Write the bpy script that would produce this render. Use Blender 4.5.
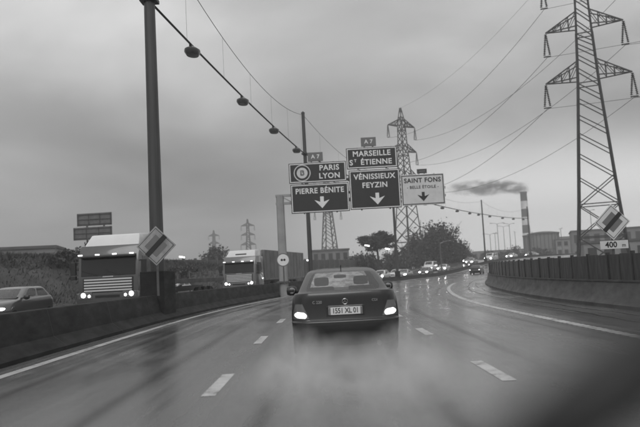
import bpy, bmesh, math, random
import numpy as np
from mathutils import Vector, Matrix
from mathutils.bvhtree import BVHTree
R = math.radians
for o in list(bpy.data.objects):
    bpy.data.objects.remove(o, do_unlink=True)
SC = bpy.context.scene
COL = SC.collection

# ------------------------------------------------------------------ camera
cam = bpy.data.cameras.new('camera')
camo = bpy.data.objects.new('camera', cam); COL.objects.link(camo)
camo.location = (0, 0, 1.33)
CAMROT = Matrix.Rotation(R(90 + 5.05), 4, 'X') @ Matrix.Rotation(R(-3.0), 4, 'Z')
camo.matrix_world = Matrix.Translation((0, 0, 1.33)) @ CAMROT
cam.sensor_width = 36; cam.lens = 686 / 640 * 36
cam.clip_start = 0.05; cam.clip_end = 4000
cam.dof.use_dof = True; cam.dof.focus_distance = 18; cam.dof.aperture_fstop = 1.25
SC.camera = camo

# ------------------------------------------------------------------ sky
W = bpy.data.worlds.new('World'); SC.world = W; W.use_nodes = True
nt = W.node_tree; nt.nodes.clear()
def N(t, kind, **kw):
    n = t.nodes.new(kind)
    for k, v in kw.items():
        if k.startswith('i_'):
            n.inputs[k[2:].replace('_', ' ')].default_value = v
        else:
            setattr(n, k, v)
    return n
def math_node(t, op, a, b=None, c=None, clamp=False):
    n = t.nodes.new('ShaderNodeMath'); n.operation = op; n.use_clamp = clamp
    for i, v in enumerate((a, b, c)):
        if v is None: continue
        if isinstance(v, (int, float)): n.inputs[i].default_value = v
        else: t.links.new(v, n.inputs[i])
    return n.outputs[0]
def ramp(t, src, stops, interp='EASE'):
    n = t.nodes.new('ShaderNodeValToRGB'); n.color_ramp.interpolation = interp
    e = n.color_ramp.elements
    while len(e) < len(stops): e.new(0.5)
    for k, (p, v) in enumerate(stops):
        e[k].position = p; e[k].color = (v, v, v, 1)
    t.links.new(src, n.inputs[0])
    return n.outputs[0]
SUN_EL, SUN_AZ = 50.0, 188.0         # degrees; azimuth clockwise from the view direction: veiled sun high behind the camera
GLOW_AZ = 35.0                        # the cloud is thinner towards the horizon on the right
SKY_OFF = (14.8, 5.2, 8.4)             # which stretch of the cloud deck is overhead
tc = N(nt, 'ShaderNodeTexCoord')
sep = N(nt, 'ShaderNodeSeparateXYZ'); nt.links.new(tc.outputs['Generated'], sep.inputs[0])
X, Y, Z = sep.outputs
zc = math_node(nt, 'MAXIMUM', Z, 0.0)
inv = math_node(nt, 'ADD', zc, 0.22)
px_ = math_node(nt, 'DIVIDE', X, inv); py_ = math_node(nt, 'DIVIDE', Y, inv)
cmb = N(nt, 'ShaderNodeCombineXYZ'); nt.links.new(px_, cmb.inputs[0]); nt.links.new(py_, cmb.inputs[1])
cn = N(nt, 'ShaderNodeTexNoise', noise_dimensions='3D', i_Scale=0.9, i_Detail=7.0, i_Roughness=0.5, i_Distortion=0.3)
cmap = N(nt, 'ShaderNodeMapping'); cmap.inputs['Location'].default_value = SKY_OFF; nt.links.new(cmb.outputs[0], cmap.inputs[0])
nt.links.new(cmap.outputs[0], cn.inputs['Vector'])
# overcast deck: low cloud darkest in a broad band, paler towards the horizon on the sunward side
sunward = math_node(nt, 'ADD', math_node(nt, 'MULTIPLY', X, math.sin(R(GLOW_AZ))), math_node(nt, 'MULTIPLY', Y, math.cos(R(GLOW_AZ))))
low = math_node(nt, 'SUBTRACT', 1.0, math_node(nt, 'MULTIPLY', zc, 3.6), clamp=True)
low2 = ramp(nt, low, [(0.22, 0.0), (0.66, 1.0)])
sw = ramp(nt, sunward, [(0.0, 0.0), (0.74, 0.0), (0.955, 1.0)])
glow = math_node(nt, 'MULTIPLY', low2, sw)
base = ramp(nt, Z, [(0.0, 0.14), (0.1, 0.17), (0.2, 0.27), (0.36, 0.54), (1.0, 0.62)], 'LINEAR')
cl = ramp(nt, cn.outputs['Fac'], [(0.30, 0.56), (0.5, 0.97), (0.68, 1.48)], 'LINEAR')
lum = math_node(nt, 'ADD', math_node(nt, 'MULTIPLY', base, cl), math_node(nt, 'MULTIPLY', glow, 0.68))
sky = N(nt, 'ShaderNodeTexSky', sky_type='NISHITA', sun_disc=False, sun_elevation=R(SUN_EL), sun_rotation=R(SUN_AZ))
skb = N(nt, 'ShaderNodeRGBToBW'); nt.links.new(sky.outputs[0], skb.inputs[0])
tot = math_node(nt, 'ADD', math_node(nt, 'MULTIPLY', lum, 10.0), math_node(nt, 'MULTIPLY', skb.outputs[0], 0.10))
bg = N(nt, 'ShaderNodeBackground', i_Strength=0.10)
nt.links.new(tot, bg.inputs['Color'])
wo = N(nt, 'ShaderNodeOutputWorld'); nt.links.new(bg.outputs[0], wo.inputs[0])

sl = bpy.data.lights.new('sun', 'SUN'); sl.energy = 1.25; sl.angle = R(40); sl.color = (1, 1, 1)
so = bpy.data.objects.new('sun', sl); COL.objects.link(so)
sd = Vector((math.sin(R(SUN_AZ)) * math.cos(R(SUN_EL)), math.cos(R(SUN_AZ)) * math.cos(R(SUN_EL)), math.sin(R(SUN_EL))))
so.rotation_euler = (-sd).to_track_quat('-Z', 'Y').to_euler()

SC.view_settings.view_transform = 'Standard'; SC.view_settings.look = 'None'
SC.view_settings.exposure = 0.1; SC.view_settings.gamma = 1.0
SC.view_settings.use_curve_mapping = False
SC.render.engine = 'CYCLES'
SC.cycles.use_denoising = True
SC.cycles.max_bounces = 8; SC.cycles.transparent_max_bounces = 16; SC.cycles.volume_bounces = 3
SC.cycles.volume_step_rate = 1.0
SC.cycles.sample_clamp_indirect = 4.0

# ------------------------------------------------------------------ materials
MATS = {}
def mat(name, v, rough=0.6, metal=0.0, var=0.0, scale=4.0, bump=0.0, bscale=None, spec=0.5, coat=0.0, stretch=None, emit=0.0, detail=5.0):
    """grey procedural surface: base value v, noise variation var, bump"""
    if name in MATS: return MATS[name]
    m = bpy.data.materials.new(name); m.use_nodes = True; t = m.node_tree
    b = t.nodes['Principled BSDF']
    b.inputs['Roughness'].default_value = rough; b.inputs['Metallic'].default_value = metal
    b.inputs['Specular IOR Level'].default_value = spec
    b.inputs['Base Color'].default_value = (v, v, v, 1)
    if coat: b.inputs['Coat Weight'].default_value = coat; b.inputs['Coat Roughness'].default_value = 0.08
    if emit:
        b.inputs['Emission Color'].default_value = (1, 1, 1, 1); b.inputs['Emission Strength'].default_value = emit
    if var or bump:
        c = N(t, 'ShaderNodeTexCoord'); mp = N(t, 'ShaderNodeMapping')
        t.links.new(c.outputs['Object'], mp.inputs[0])
        if stretch: mp.inputs['Scale'].default_value = stretch
        n = N(t, 'ShaderNodeTexNoise', i_Scale=scale, i_Detail=detail, i_Roughness=0.6)
        t.links.new(mp.outputs[0], n.inputs['Vector'])
        if var:
            r_ = ramp(t, n.outputs['Fac'], [(0.25, max(0.0, v * (1 - var))), (0.75, min(1.0, v * (1 + var)))], 'LINEAR')
            t.links.new(r_, b.inputs['Base Color'])
            rr = ramp(t, n.outputs['Fac'], [(0.3, min(1, rough * 1.15)), (0.7, rough * 0.85)], 'LINEAR')
            t.links.new(rr, b.inputs['Roughness'])
        if bump:
            n2 = N(t, 'ShaderNodeTexNoise', i_Scale=bscale or scale * 6, i_Detail=4.0)
            t.links.new(mp.outputs[0], n2.inputs['Vector'])
            bp = N(t, 'ShaderNodeBump', i_Strength=bump, i_Distance=0.02)
            t.links.new(n2.outputs['Fac'], bp.inputs['Height']); t.links.new(bp.outputs[0], b.inputs['Normal'])
    MATS[name] = m
    return m
def glass_mat(name, tint=0.55, gl=0.12):
    """thin pane: light goes straight through, dimmed by the tint, with a fresnel reflection on top"""
    if name in MATS: return MATS[name]
    m = bpy.data.materials.new(name); m.use_nodes = True; t = m.node_tree; t.nodes.clear()
    o = N(t, 'ShaderNodeOutputMaterial'); tr = N(t, 'ShaderNodeBsdfTransparent'); g = N(t, 'ShaderNodeBsdfGlossy', i_Roughness=0.05)
    tr.inputs[0].default_value = (tint, tint, tint, 1); g.inputs[0].default_value = (0.9, 0.9, 0.9, 1)
    fr = N(t, 'ShaderNodeFresnel', i_IOR=1.45)
    mx = N(t, 'ShaderNodeMixShader')
    t.links.new(math_node(t, 'ADD', fr.outputs[0], gl * 0.3, clamp=True), mx.inputs[0])
    t.links.new(tr.outputs[0], mx.inputs[1]); t.links.new(g.outputs[0], mx.inputs[2]); t.links.new(mx.outputs[0], o.inputs[0])
    MATS[name] = m
    return m
def wet_glass_mat(name, tr_w=.4):
    """rain-covered pane: part of the light is scattered by the drops"""
    m = glass_mat(name, .8); t = m.node_tree
    out = [n for n in t.nodes if n.type == 'OUTPUT_MATERIAL'][0]; src = out.inputs[0].links[0].from_socket
    c = N(t, 'ShaderNodeTexCoord'); n = N(t, 'ShaderNodeTexNoise', i_Scale=7.0, i_Detail=3.0); t.links.new(c.outputs['Object'], n.inputs['Vector'])
    f = ramp(t, n.outputs['Fac'], [(.35, tr_w * .4), (.65, tr_w)], 'LINEAR')
    tl = N(t, 'ShaderNodeBsdfTranslucent'); tl.inputs[0].default_value = (.95, .95, .95, 1)
    mx = N(t, 'ShaderNodeMixShader'); t.links.new(f, mx.inputs[0]); t.links.new(src, mx.inputs[1]); t.links.new(tl.outputs[0], mx.inputs[2]); t.links.new(mx.outputs[0], out.inputs[0])
    return m
def emit_mat(name, s, v=1.0):
    if name in MATS: return MATS[name]
    m = bpy.data.materials.new(name); m.use_nodes = True; t = m.node_tree; t.nodes.clear()
    o = N(t, 'ShaderNodeOutputMaterial'); e = N(t, 'ShaderNodeEmission', i_Strength=s); e.inputs[0].default_value = (v, v, v, 1)
    t.links.new(e.outputs[0], o.inputs[0]); MATS[name] = m
    return m

M_conc = mat('wet_concrete', 0.07, 0.55, spec=.35, var=0.4, scale=1.6, bump=0.25, bscale=30, stretch=(1, 1, 2.5))
M_concd = mat('dark_wet_concrete', 0.017, 0.72, spec=.22, var=0.4, scale=1.4, bump=0.3, bscale=26, stretch=(1, 1, 3))
M_panel = mat('weathered_screen_panel', 0.05, 0.45, var=0.5, scale=2.2, bump=0.2, bscale=12, stretch=(4, 4, 0.7))
M_tar = mat('tar_seam', 0.012, 0.3, var=0.3, scale=6)
M_steel = mat('galvanised_steel', 0.16, 0.45, 0.7, var=0.3, scale=3)
M_dsteel = mat('dark_steel', 0.045, 0.5, 0.3, var=0.3, scale=3)
M_mast = mat('mast_steel', 0.075, 0.4, 0.4, var=0.3, scale=1.2, stretch=(6, 6, 0.3))
M_black = mat('black_rubber', 0.015, 0.55)
M_dark = mat('dark_plastic', 0.022, 0.45)
M_white = mat('white_reflective_film', 0.78, 0.4, var=0.08, scale=3)
M_signd = mat('dark_sign_film', 0.028, 0.4, var=0.15, scale=2)
M_signl = mat('pale_sign_film', 0.62, 0.4, var=0.12, scale=2)
M_signg = mat('grey_sign_film', 0.16, 0.4, var=0.12, scale=2)
M_alu = mat('sign_back_aluminium', 0.14, 0.45, 0.5, var=0.25, scale=2)
M_wire = mat('wire', 0.02, 0.6)
M_ins = mat('insulator_ceramic', 0.02, 0.3)
M_tyre = mat('tyre', 0.014, 0.7)
M_rim = mat('alloy_rim', 0.25, 0.3, 0.9)
M_seat = mat('seat_fabric', 0.022, 0.8)
M_chrome = mat('chrome', 0.5, 0.12, 1.0)
M_glass = glass_mat('car_glass', 0.86)
M_glassd = glass_mat('dark_cab_glass', 0.30)
M_head = emit_mat('headlamp_light', 9.0)
M_headfar = emit_mat('far_headlamp_light', 60.0)
M_tail = emit_mat('brake_lamp_light', 3.2)
M_lens = mat('lamp_lens', 0.12, 0.15, coat=0.6)
M_ground = mat('rough_grass_ground', 0.045, 0.9, var=0.5, scale=0.25, bump=0.6, bscale=3)
M_bark = mat('bark', 0.03, 0.9, var=0.4, scale=5, bump=0.5)
M_leaf = mat('dark_foliage', 0.032, 0.75, var=0.6, scale=0.9)
M_leaf2 = mat('winter_foliage', 0.05, 0.8, var=0.6, scale=0.8)
M_render = mat('building_render', 0.22, 0.8, var=0.2, scale=0.3)
M_renderd = mat('dark_cladding', 0.15, 0.7, var=0.3, scale=0.3, stretch=(1, 1, 0.3))
M_roofg = mat('roofing_felt', 0.07, 0.8, var=0.3, scale=0.5)
M_pane = mat('window_pane', 0.02, 0.1, spec=0.6)

def worn_paint(name, v, under=.08):
    m = bpy.data.materials.new(name); m.use_nodes = True; t = m.node_tree; b = t.nodes['Principled BSDF']
    c = N(t, 'ShaderNodeTexCoord'); n = N(t, 'ShaderNodeTexNoise', i_Scale=5.0, i_Detail=8.0, i_Roughness=.75); t.links.new(c.outputs['Object'], n.inputs['Vector'])
    n2 = N(t, 'ShaderNodeTexNoise', i_Scale=1.1, i_Detail=3.0); t.links.new(c.outputs['Object'], n2.inputs['Vector'])
    f = math_node(t, 'ADD', math_node(t, 'MULTIPLY', n.outputs['Fac'], .7), math_node(t, 'MULTIPLY', n2.outputs['Fac'], .3))
    t.links.new(ramp(t, f, [(.40, under), (.46, v * .72), (.6, v)], 'LINEAR'), b.inputs['Base Color'])
    b.inputs['Roughness'].default_value = .35
    return m
M_panel2 = mat('paler_screen_panel', 0.07, 0.5, var=0.5, scale=1.7, bump=0.2, bscale=12, stretch=(4, 4, 0.7))
M_panel3 = mat('stained_screen_panel', 0.036, 0.4, var=0.6, scale=2.8, bump=0.2, bscale=12, stretch=(5, 5, 0.5))
M_paint = worn_paint('road_paint', .52)
def wet_asphalt():
    m = bpy.data.materials.new('wet_asphalt'); m.use_nodes = True; t = m.node_tree; b = t.nodes['Principled BSDF']
    uv = N(t, 'ShaderNodeUVMap'); uv.uv_map = 'lane'
    sp = N(t, 'ShaderNodeSeparateXYZ'); t.links.new(uv.outputs[0], sp.inputs[0])
    U, V = sp.outputs[0], sp.outputs[1]
    # long streaks along the lanes (worn wheel tracks, seams, water films)
    def streak(su, sv, detail, dist=0.0):
        c = N(t, 'ShaderNodeCombineXYZ')
        t.links.new(math_node(t, 'MULTIPLY', U, su), c.inputs[0]); t.links.new(math_node(t, 'MULTIPLY', V, sv), c.inputs[1])
        n = N(t, 'ShaderNodeTexNoise', i_Scale=1.0, i_Detail=detail, i_Roughness=0.62, i_Distortion=dist); t.links.new(c.outputs[0], n.inputs['Vector'])
        return n.outputs['Fac']
    s1 = streak(2.6, 0.045, 6, 0.2); s2 = streak(0.55, 0.16, 5, 0.8); s3 = streak(9.0, 1.4, 4)
    # wheel tracks: two per lane, wandering a little
    wob = math_node(t, 'MULTIPLY', math_node(t, 'SUBTRACT', streak(0.4, 0.08, 2), 0.5), 0.35)
    ph = math_node(t, 'MULTIPLY', math_node(t, 'ADD', math_node(t, 'ADD', U, wob), -0.30), 2 * math.pi / 1.75)
    tr = math_node(t, 'MULTIPLY_ADD', math_node(t, 'COSINE', ph), 0.5, 0.5)
    tr = math_node(t, 'POWER', tr, 16.0)
    tr = math_node(t, 'MULTIPLY', tr, ramp(t, streak(0.9, 0.07, 4), [(.36, .15), (.56, 1.0)], 'LINEAR'))
    mixv = math_node(t, 'ADD', math_node(t, 'MULTIPLY', s1, 0.55), math_node(t, 'MULTIPLY', s2, 0.45))
    colv = ramp(t, mixv, [(0.32, 0.05), (0.5, 0.085), (0.68, 0.125)], 'LINEAR')
    colv = math_node(t, 'MULTIPLY', colv, math_node(t, 'MULTIPLY_ADD', tr, -0.72, 1.1))
    cg = N(t, 'ShaderNodeTexCoord'); ng = N(t, 'ShaderNodeTexNoise', i_Scale=70.0, i_Detail=2.0); t.links.new(cg.outputs['Object'], ng.inputs['Vector'])
    colv = math_node(t, 'MULTIPLY', colv, ramp(t, ng.outputs['Fac'], [(.32, .55), (.68, 1.45)], 'LINEAR'))
    t.links.new(colv, b.inputs['Base Color'])
    rr = ramp(t, math_node(t, 'ADD', math_node(t, 'MULTIPLY', s2, 0.6), math_node(t, 'MULTIPLY', s1, 0.4)), [(0.36, 0.10), (0.52, 0.22), (0.68, 0.40)], 'LINEAR')
    t.links.new(rr, b.inputs['Roughness'])
    t.links.new(math_node(t, 'MULTIPLY_ADD', tr, -0.34, 0.52), b.inputs['Specular IOR Level'])
    c2 = N(t, 'ShaderNodeTexCoord')
    n1 = N(t, 'ShaderNodeTexNoise', i_Scale=45.0, i_Detail=3.0); t.links.new(c2.outputs['Object'], n1.inputs['Vector'])
    n2 = N(t, 'ShaderNodeTexNoise', i_Scale=1.3, i_Detail=3.0); t.links.new(c2.outputs['Object'], n2.inputs['Vector'])
    h = math_node(t, 'ADD', math_node(t, 'MULTIPLY', n1.outputs['Fac'], 0.20), math_node(t, 'ADD', math_node(t, 'MULTIPLY', n2.outputs['Fac'], 0.16), math_node(t, 'MULTIPLY', s3, 0.12)))
    bp = N(t, 'ShaderNodeBump', i_Strength=0.30, i_Distance=0.03); t.links.new(h, bp.inputs['Height']); t.links.new(bp.outputs[0], b.inputs['Normal'])
    return m
M_road = wet_asphalt()

# ------------------------------------------------------------------ mesh helpers
class MB:
    def __init__(s): s.v = []; s.f = []
    def add(s, vs, fs):
        n = len(s.v); s.v += [tuple(p) for p in vs]; s.f += [tuple(i + n for i in f) for f in fs]; return s
    def box(s, c, d, rot=None):
        x, y, z = d[0] / 2, d[1] / 2, d[2] / 2
        vs = [Vector((a * x, b * y, e * z)) for a in (-1, 1) for b in (-1, 1) for e in (-1, 1)]
        if rot is not None: vs = [rot @ p for p in vs]
        vs = [p + Vector(c) for p in vs]
        return s.add(vs, [(0, 1, 3, 2), (4, 6, 7, 5), (0, 4, 5, 1), (2, 3, 7, 6), (0, 2, 6, 4), (1, 5, 7, 3)])
    def bar(s, p, q, w, h=None):
        p, q = Vector(p), Vector(q); d = q - p
        rot = d.to_track_quat('Z', 'Y').to_matrix()
        return s.box((p + q) / 2, (w, h or w, d.length), rot)
    def tube(s, pts, rad, n=8, caps=True):
        pts = [Vector(p) for p in pts]
        if isinstance(rad, (int, float)): rad = [rad] * len(pts)
        rings = []
        for i, p in enumerate(pts):
            d = (pts[min(i + 1, len(pts) - 1)] - pts[max(i - 1, 0)]).normalized()
            q = d.to_track_quat('Z', 'Y')
            rings.append([p + q @ Vector((rad[i] * math.cos(2 * math.pi * k / n), rad[i] * math.sin(2 * math.pi * k / n), 0)) for k in range(n)])
        vs = [v for r in rings for v in r]; fs = []
        for i in range(len(pts) - 1):
            for k in range(n):
                a, b = i * n + k, i * n + (k + 1) % n
                fs.append((a, b, b + n, a + n))
        if caps: fs += [tuple(reversed(range(n))), tuple(range((len(pts) - 1) * n, len(pts) * n))]
        return s.add(vs, fs)
    def prism(s, poly, a, b, axis='X'):
        """polygon in the two other axes, swept from a to b"""
        n = len(poly)
        def P(u, w, t): return {'X': (t, u, w), 'Y': (u, t, w), 'Z': (u, w, t)}[axis]
        vs = [P(u, w, a) for u, w in poly] + [P(u, w, b) for u, w in poly]
        fs = [tuple(range(n)), tuple(range(2 * n - 1, n - 1, -1))] + [(i, i + n, (i + 1) % n + n, (i + 1) % n) for i in range(n)]
        return s.add(vs, fs)
    def lathe(s, prof, n=16, axis='Z', at=(0, 0, 0)):
        vs = []; fs = []
        for r, h in prof:
            for k in range(n):
                a = 2 * math.pi * k / n; u, w = r * math.cos(a), r * math.sin(a)
                p = {'X': (h, u, w), 'Y': (u, h, w), 'Z': (u, w, h)}[axis]
                vs.append((p[0] + at[0], p[1] + at[1], p[2] + at[2]))
        for i in range(len(prof) - 1):
            for k in range(n):
                a, b = i * n + k, i * n + (k + 1) % n; fs.append((a, b, b + n, a + n))
        fs += [tuple(reversed(range(n))), tuple(range((len(prof) - 1) * n, len(prof) * n))]
        return s.add(vs, fs)
    def mesh(s, name, bevel=0.0):
        me = bpy.data.meshes.new(name); me.from_pydata(s.v, [], s.f); me.update()
        bm = bmesh.new(); bm.from_mesh(me)
        if bevel:
            bmesh.ops.remove_doubles(bm, verts=bm.verts, dist=1e-5)
            ed = [e for e in bm.edges if e.is_manifold and e.calc_face_angle(0) > R(25)]
            bmesh.ops.bevel(bm, geom=ed, offset=bevel, segments=2, affect='EDGES', profile=0.6)
        bmesh.ops.recalc_face_normals(bm, faces=bm.faces)
        bm.to_mesh(me); bm.free()
        return me
    def build(s, name, m, parent=None, smooth=False, bevel=0.0, loc=None):
        me = s.mesh(name, bevel)
        return obj(name, me, m, parent, smooth, loc)
def obj(name, me, m, parent=None, smooth=False, loc=None):
    if m is not None: me.materials.clear(); me.materials.append(m)
    if smooth:
        me.shade_smooth() if hasattr(me, 'shade_smooth') else None
        if smooth != 'all':
            me.set_sharp_from_angle(angle=R(35))
    o = bpy.data.objects.new(name, me); COL.objects.link(o)
    if parent is not None: o.parent = parent
    if loc is not None: o.location = loc
    return o
def tag(o, label=None, cat=None, group=None, kind=None):
    if label: o['label'] = label
    if cat: o['category'] = cat
    if group: o['group'] = group
    if kind: o['kind'] = kind
    return o
def thing(name, label, cat, loc=(0, 0, 0), rz=0.0, group=None):
    o = bpy.data.objects.new(name, None); COL.objects.link(o); o.empty_display_size = 0.3
    o.location = loc; o.rotation_euler = (0, 0, rz)
    return tag(o, label, cat, group)
def copy_tree(o, parent=None):
    c = o.copy(); COL.objects.link(c); c.parent = parent
    for ch in o.children: copy_tree(ch, c)
    return c
def place(o, loc, rz, label, group=None):
    o.location = loc; o.rotation_euler = (0, 0, rz); o['label'] = label
    if group: o['group'] = group
    return o
def repaint(root, part, m):
    for ch in root.children:
        if ch.name.split('.')[0] == part:
            ch.material_slots[0].link = 'OBJECT'; ch.material_slots[0].material = m
def text_mesh(body, size, depth=0.004, bold=0.0, sx=1.0, align='CENTER', space=1.0):
    c = bpy.data.curves.new('lettering', 'FONT'); c.body = body; c.size = size; c.extrude = depth; c.offset = bold * size
    c.align_x = align; c.align_y = 'CENTER'; c.space_character = space; c.resolution_u = 3
    t = bpy.data.objects.new('lettering_curve', c); COL.objects.link(t)
    me = bpy.data.meshes.new_from_object(t.evaluated_get(bpy.context.evaluated_depsgraph_get()))
    bpy.data.objects.remove(t, do_unlink=True); bpy.data.curves.remove(c)
    a = np.zeros(len(me.vertices) * 3); me.vertices.foreach_get('co', a); a = a.reshape(-1, 3)
    # text plane XY -> XZ, facing -Y (towards the viewer)
    b = np.stack([a[:, 0] * sx, -a[:, 2], a[:, 1]], 1)
    me.vertices.foreach_set('co', b.ravel()); me.update()
    return me

# ------------------------------------------------------------------ the road's line
KY = [-40, -10, 8, 18, 25, 40, 57, 89, 120, 152, 180, 220, 300]
KX = [-6.2, -6.2, -6.2, -6.17, -6.0, -4.35, -1.0, 9.6, 21.7, 36.0, 54.5, 88, 165]
def _slopes():
    m = []
    for i in range(len(KY)):
        if i == 0 or i == len(KY) - 1:
            j = 0 if i == 0 else len(KY) - 2
            m.append((KX[j + 1] - KX[j]) / (KY[j + 1] - KY[j]))
        else:
            h0, h1 = KY[i] - KY[i - 1], KY[i + 1] - KY[i]
            d0, d1 = (KX[i] - KX[i - 1]) / h0, (KX[i + 1] - KX[i]) / h1
            m.append((d0 * h1 + d1 * h0) / (h0 + h1))
    return m
KM = _slopes()
def med(y):
    y = min(max(y, KY[0]), KY[-1] - 1e-6)
    i = max(k for k in range(len(KY) - 1) if KY[k] <= y)
    h = KY[i + 1] - KY[i]; t = (y - KY[i]) / h
    return ((1 + 2 * t) * (1 - t) ** 2 * KX[i] + t * (1 - t) ** 2 * h * KM[i] + t * t * (3 - 2 * t) * KX[i + 1] + t * t * (t - 1) * h * KM[i + 1])
def slope(y): return (med(y + 0.25) - med(y - 0.25)) / 0.5
def lift(y):
    t = min(max((y - 105) / 85, 0), 1); return 3.0 * t * t * (3 - 2 * t)
def RP(off, y, z=0.0):
    """point at offset off to the right of the median line, at line parameter y"""
    s = slope(y); k = math.sqrt(1 + s * s)
    return Vector((med(y) + off / k, y - off * s / k, lift(y) + z))
def heading(y): return -math.atan(slope(y))
ROWS = [-30 + 2 * i for i in range(20)] + [10 + 1.0 * i for i in range(90)] + [100 + 2.5 * i for i in range(68)]
ROWS = [y for y in ROWS if y <= 268]

def strip(name, offs, z, m, y0, y1, parent=None, uv=False, step=None):
    rows = [y for y in ROWS if y0 <= y <= y1] if step is None else list(np.linspace(y0, y1, max(2, int((y1 - y0) / step) + 1)))
    n = len(offs); vs = []; fs = []; uvs = []
    run = 0.0; last = None
    for y in rows:
        c = RP(0, y)
        if last is not None: run += (c - last).length
        last = c
        for o_ in offs:
            zz = z
            if isinstance(o_, tuple): o_, zz = o_
            vs.append(RP(o_, y, zz)); uvs.append((o_, run))
    for r in range(len(rows) - 1):
        for k in range(n - 1):
            a = r * n + k; fs.append((a, a + 1, a + n + 1, a + n))
    me = bpy.data.meshes.new(name); me.from_pydata([tuple(v) for v in vs], [], fs); me.update()
    if uv:
        l = me.uv_layers.new(name='lane')
        for lp in me.loops: l.data[lp.index].uv = uvs[lp.vertex_index]
    return obj(name, me, m, parent, smooth='all')

# ------------------------------------------------------------------ the setting
gm = MB()
gxs = [-900, -300, -120, -60, -30, 0, 30, 60, 120, 300, 900]; gys = [-300, -60, 0, 60, 120, 200, 300, 500, 900]
gv = [(x, y, -0.12) for y in gys for x in gxs]
gf = [(r * 11 + c, r * 11 + c + 1, (r + 1) * 11 + c + 1, (r + 1) * 11 + c) for r in range(len(gys) - 1) for c in range(10)]
gm.add(gv, gf); tag(gm.build('ground', M_ground), kind='structure')

road = strip('road', [(-15.5, -0.6)] + [-14.2 + 1.0 * i for i in range(29)] + [14.9, (16.2, -0.6)], 0.0, M_road, -30, 268, uv=True)
tag(road, kind='structure')
strip('lane_marking', [1.02, 1.22], 0.004, M_paint, -30, 230, road)
strip('lane_marking', [-0.95, -1.13], 0.004, M_paint, -30, 230, road)
strip('lane_marking', [-11.6, -11.8], 0.004, M_paint, -30, 230, road)
# right edge line, ribbed: short raised bars on a thin film
strip('lane_marking', [11.36, 11.56], 0.004, worn_paint('worn_road_paint', .22), -30, 230, road)
ribs = MB(); y = 6.0
while y < 60:
    a, b, c, d = RP(11.36, y, 0.009), RP(11.56, y, 0.009), RP(11.56, y + 0.16, 0.009), RP(11.36, y + 0.16, 0.009)
    e, f, g, h = RP(11.355, y - .01, 0.003), RP(11.565, y - .01, 0.003), RP(11.565, y + 0.17, 0.003), RP(11.355, y + 0.17, 0.003)
    ribs.add([a, b, c, d, e, f, g, h], [(0, 1, 2, 3), (0, 4, 5, 1), (1, 5, 6, 2), (2, 6, 7, 3), (3, 7, 4, 0)]); y += 0.30
tag(ribs.build('edge_line_ribs', M_paint, road), kind='stuff')
for off in (4.8, 8.28):
    k = 0
    y = 8.05
    while y < 150:
        strip('lane_dash', [off - 0.085, off + 0.085], 0.0025, M_paint, y, y + 1.75, road, step=0.6); y += 5.95
for off in (-4.6, -8.1):
    y = 12.0
    while y < 150:
        strip('lane_dash', [off - 0.08, off + 0.08], 0.0025, M_paint, y, y + 3.0, road, step=1.0); y += 13
# tar seams (wandering, uneven width)
def seam(off, y0, y1, w, amp, seed):
    rnd = random.Random(seed); vs = []; fs = []
    n = int((y1 - y0) / 0.4); d = 0
    for i in range(n + 1):
        y = y0 + (y1 - y0) * i / n; d += rnd.uniform(-1, 1) * amp; d *= 0.93
        ww = w * rnd.uniform(0.5, 1.3)
        vs += [RP(off + d - ww / 2, y, 0.006), RP(off + d + ww / 2, y, 0.006)]
        if i: a = 2 * i - 2; fs.append((a, a + 1, a + 3, a + 2))
    me = bpy.data.meshes.new('tar_seam'); me.from_pydata([tuple(v) for v in vs], [], fs); obj('tar_seam', me, M_tar, road)
seam(12.75, 8, 75, 0.07, 0.05, 1); seam(13.35, 14, 60, 0.04, 0.05, 2);

# profiled concrete median barrier
def barrier(name, prof, y0, y1, m, label, cat):
    rows = [y for y in ROWS if y0 <= y <= y1]; n = len(prof); vs = []; fs = []
    for y in rows:
        lw = 1 - .42 * min(max((y - 56) / 8, 0), 1)
        for o_, z in prof: vs.append(RP(o_, y, z * lw))
    for r in range(len(rows) - 1):
        for k in range(n - 1):
            a = r * n + k; fs.append((a, a + 1, a + n + 1, a + n))
    fs += [tuple(range(n)), tuple(range(len(vs) - 1, len(vs) - n - 1, -1))]
    mb = MB(); mb.add(vs, fs)
    o = mb.build(name, m, smooth=True)
    return tag(o, label, cat)
med_prof = [(-0.46, -0.02), (-0.46, 0.08), (-0.30, 0.30), (-0.17, 0.86), (-0.14, 0.89), (0.14, 0.89), (0.17, 0.86), (0.30, 0.30), (0.58, 0.08), (0.58, -0.02)]
cb = barrier('concrete_barrier', med_prof, -20, 262, M_concd, 'long dark wet concrete median barrier left of the road', 'barrier')
rj = random.Random(8); y = 7.0
while y < 54:
    vs = []; fs = []; ww = .009 + .006 * rj.random()
    for (o_, z) in [(.585, .02), (.585, .082), (.304, .302), (.174, .862), (.14, .894), (-.1, .894)]:
        vs += [RP(o_, y - ww, z), RP(o_, y + ww, z)]
    for k in range(5): fs.append((2 * k, 2 * k + 1, 2 * k + 3, 2 * k + 2))
    me = bpy.data.meshes.new('joint'); me.from_pydata([tuple(v) for v in vs], [], fs); obj('joint', me, M_black, cb); y += 4.0

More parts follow.
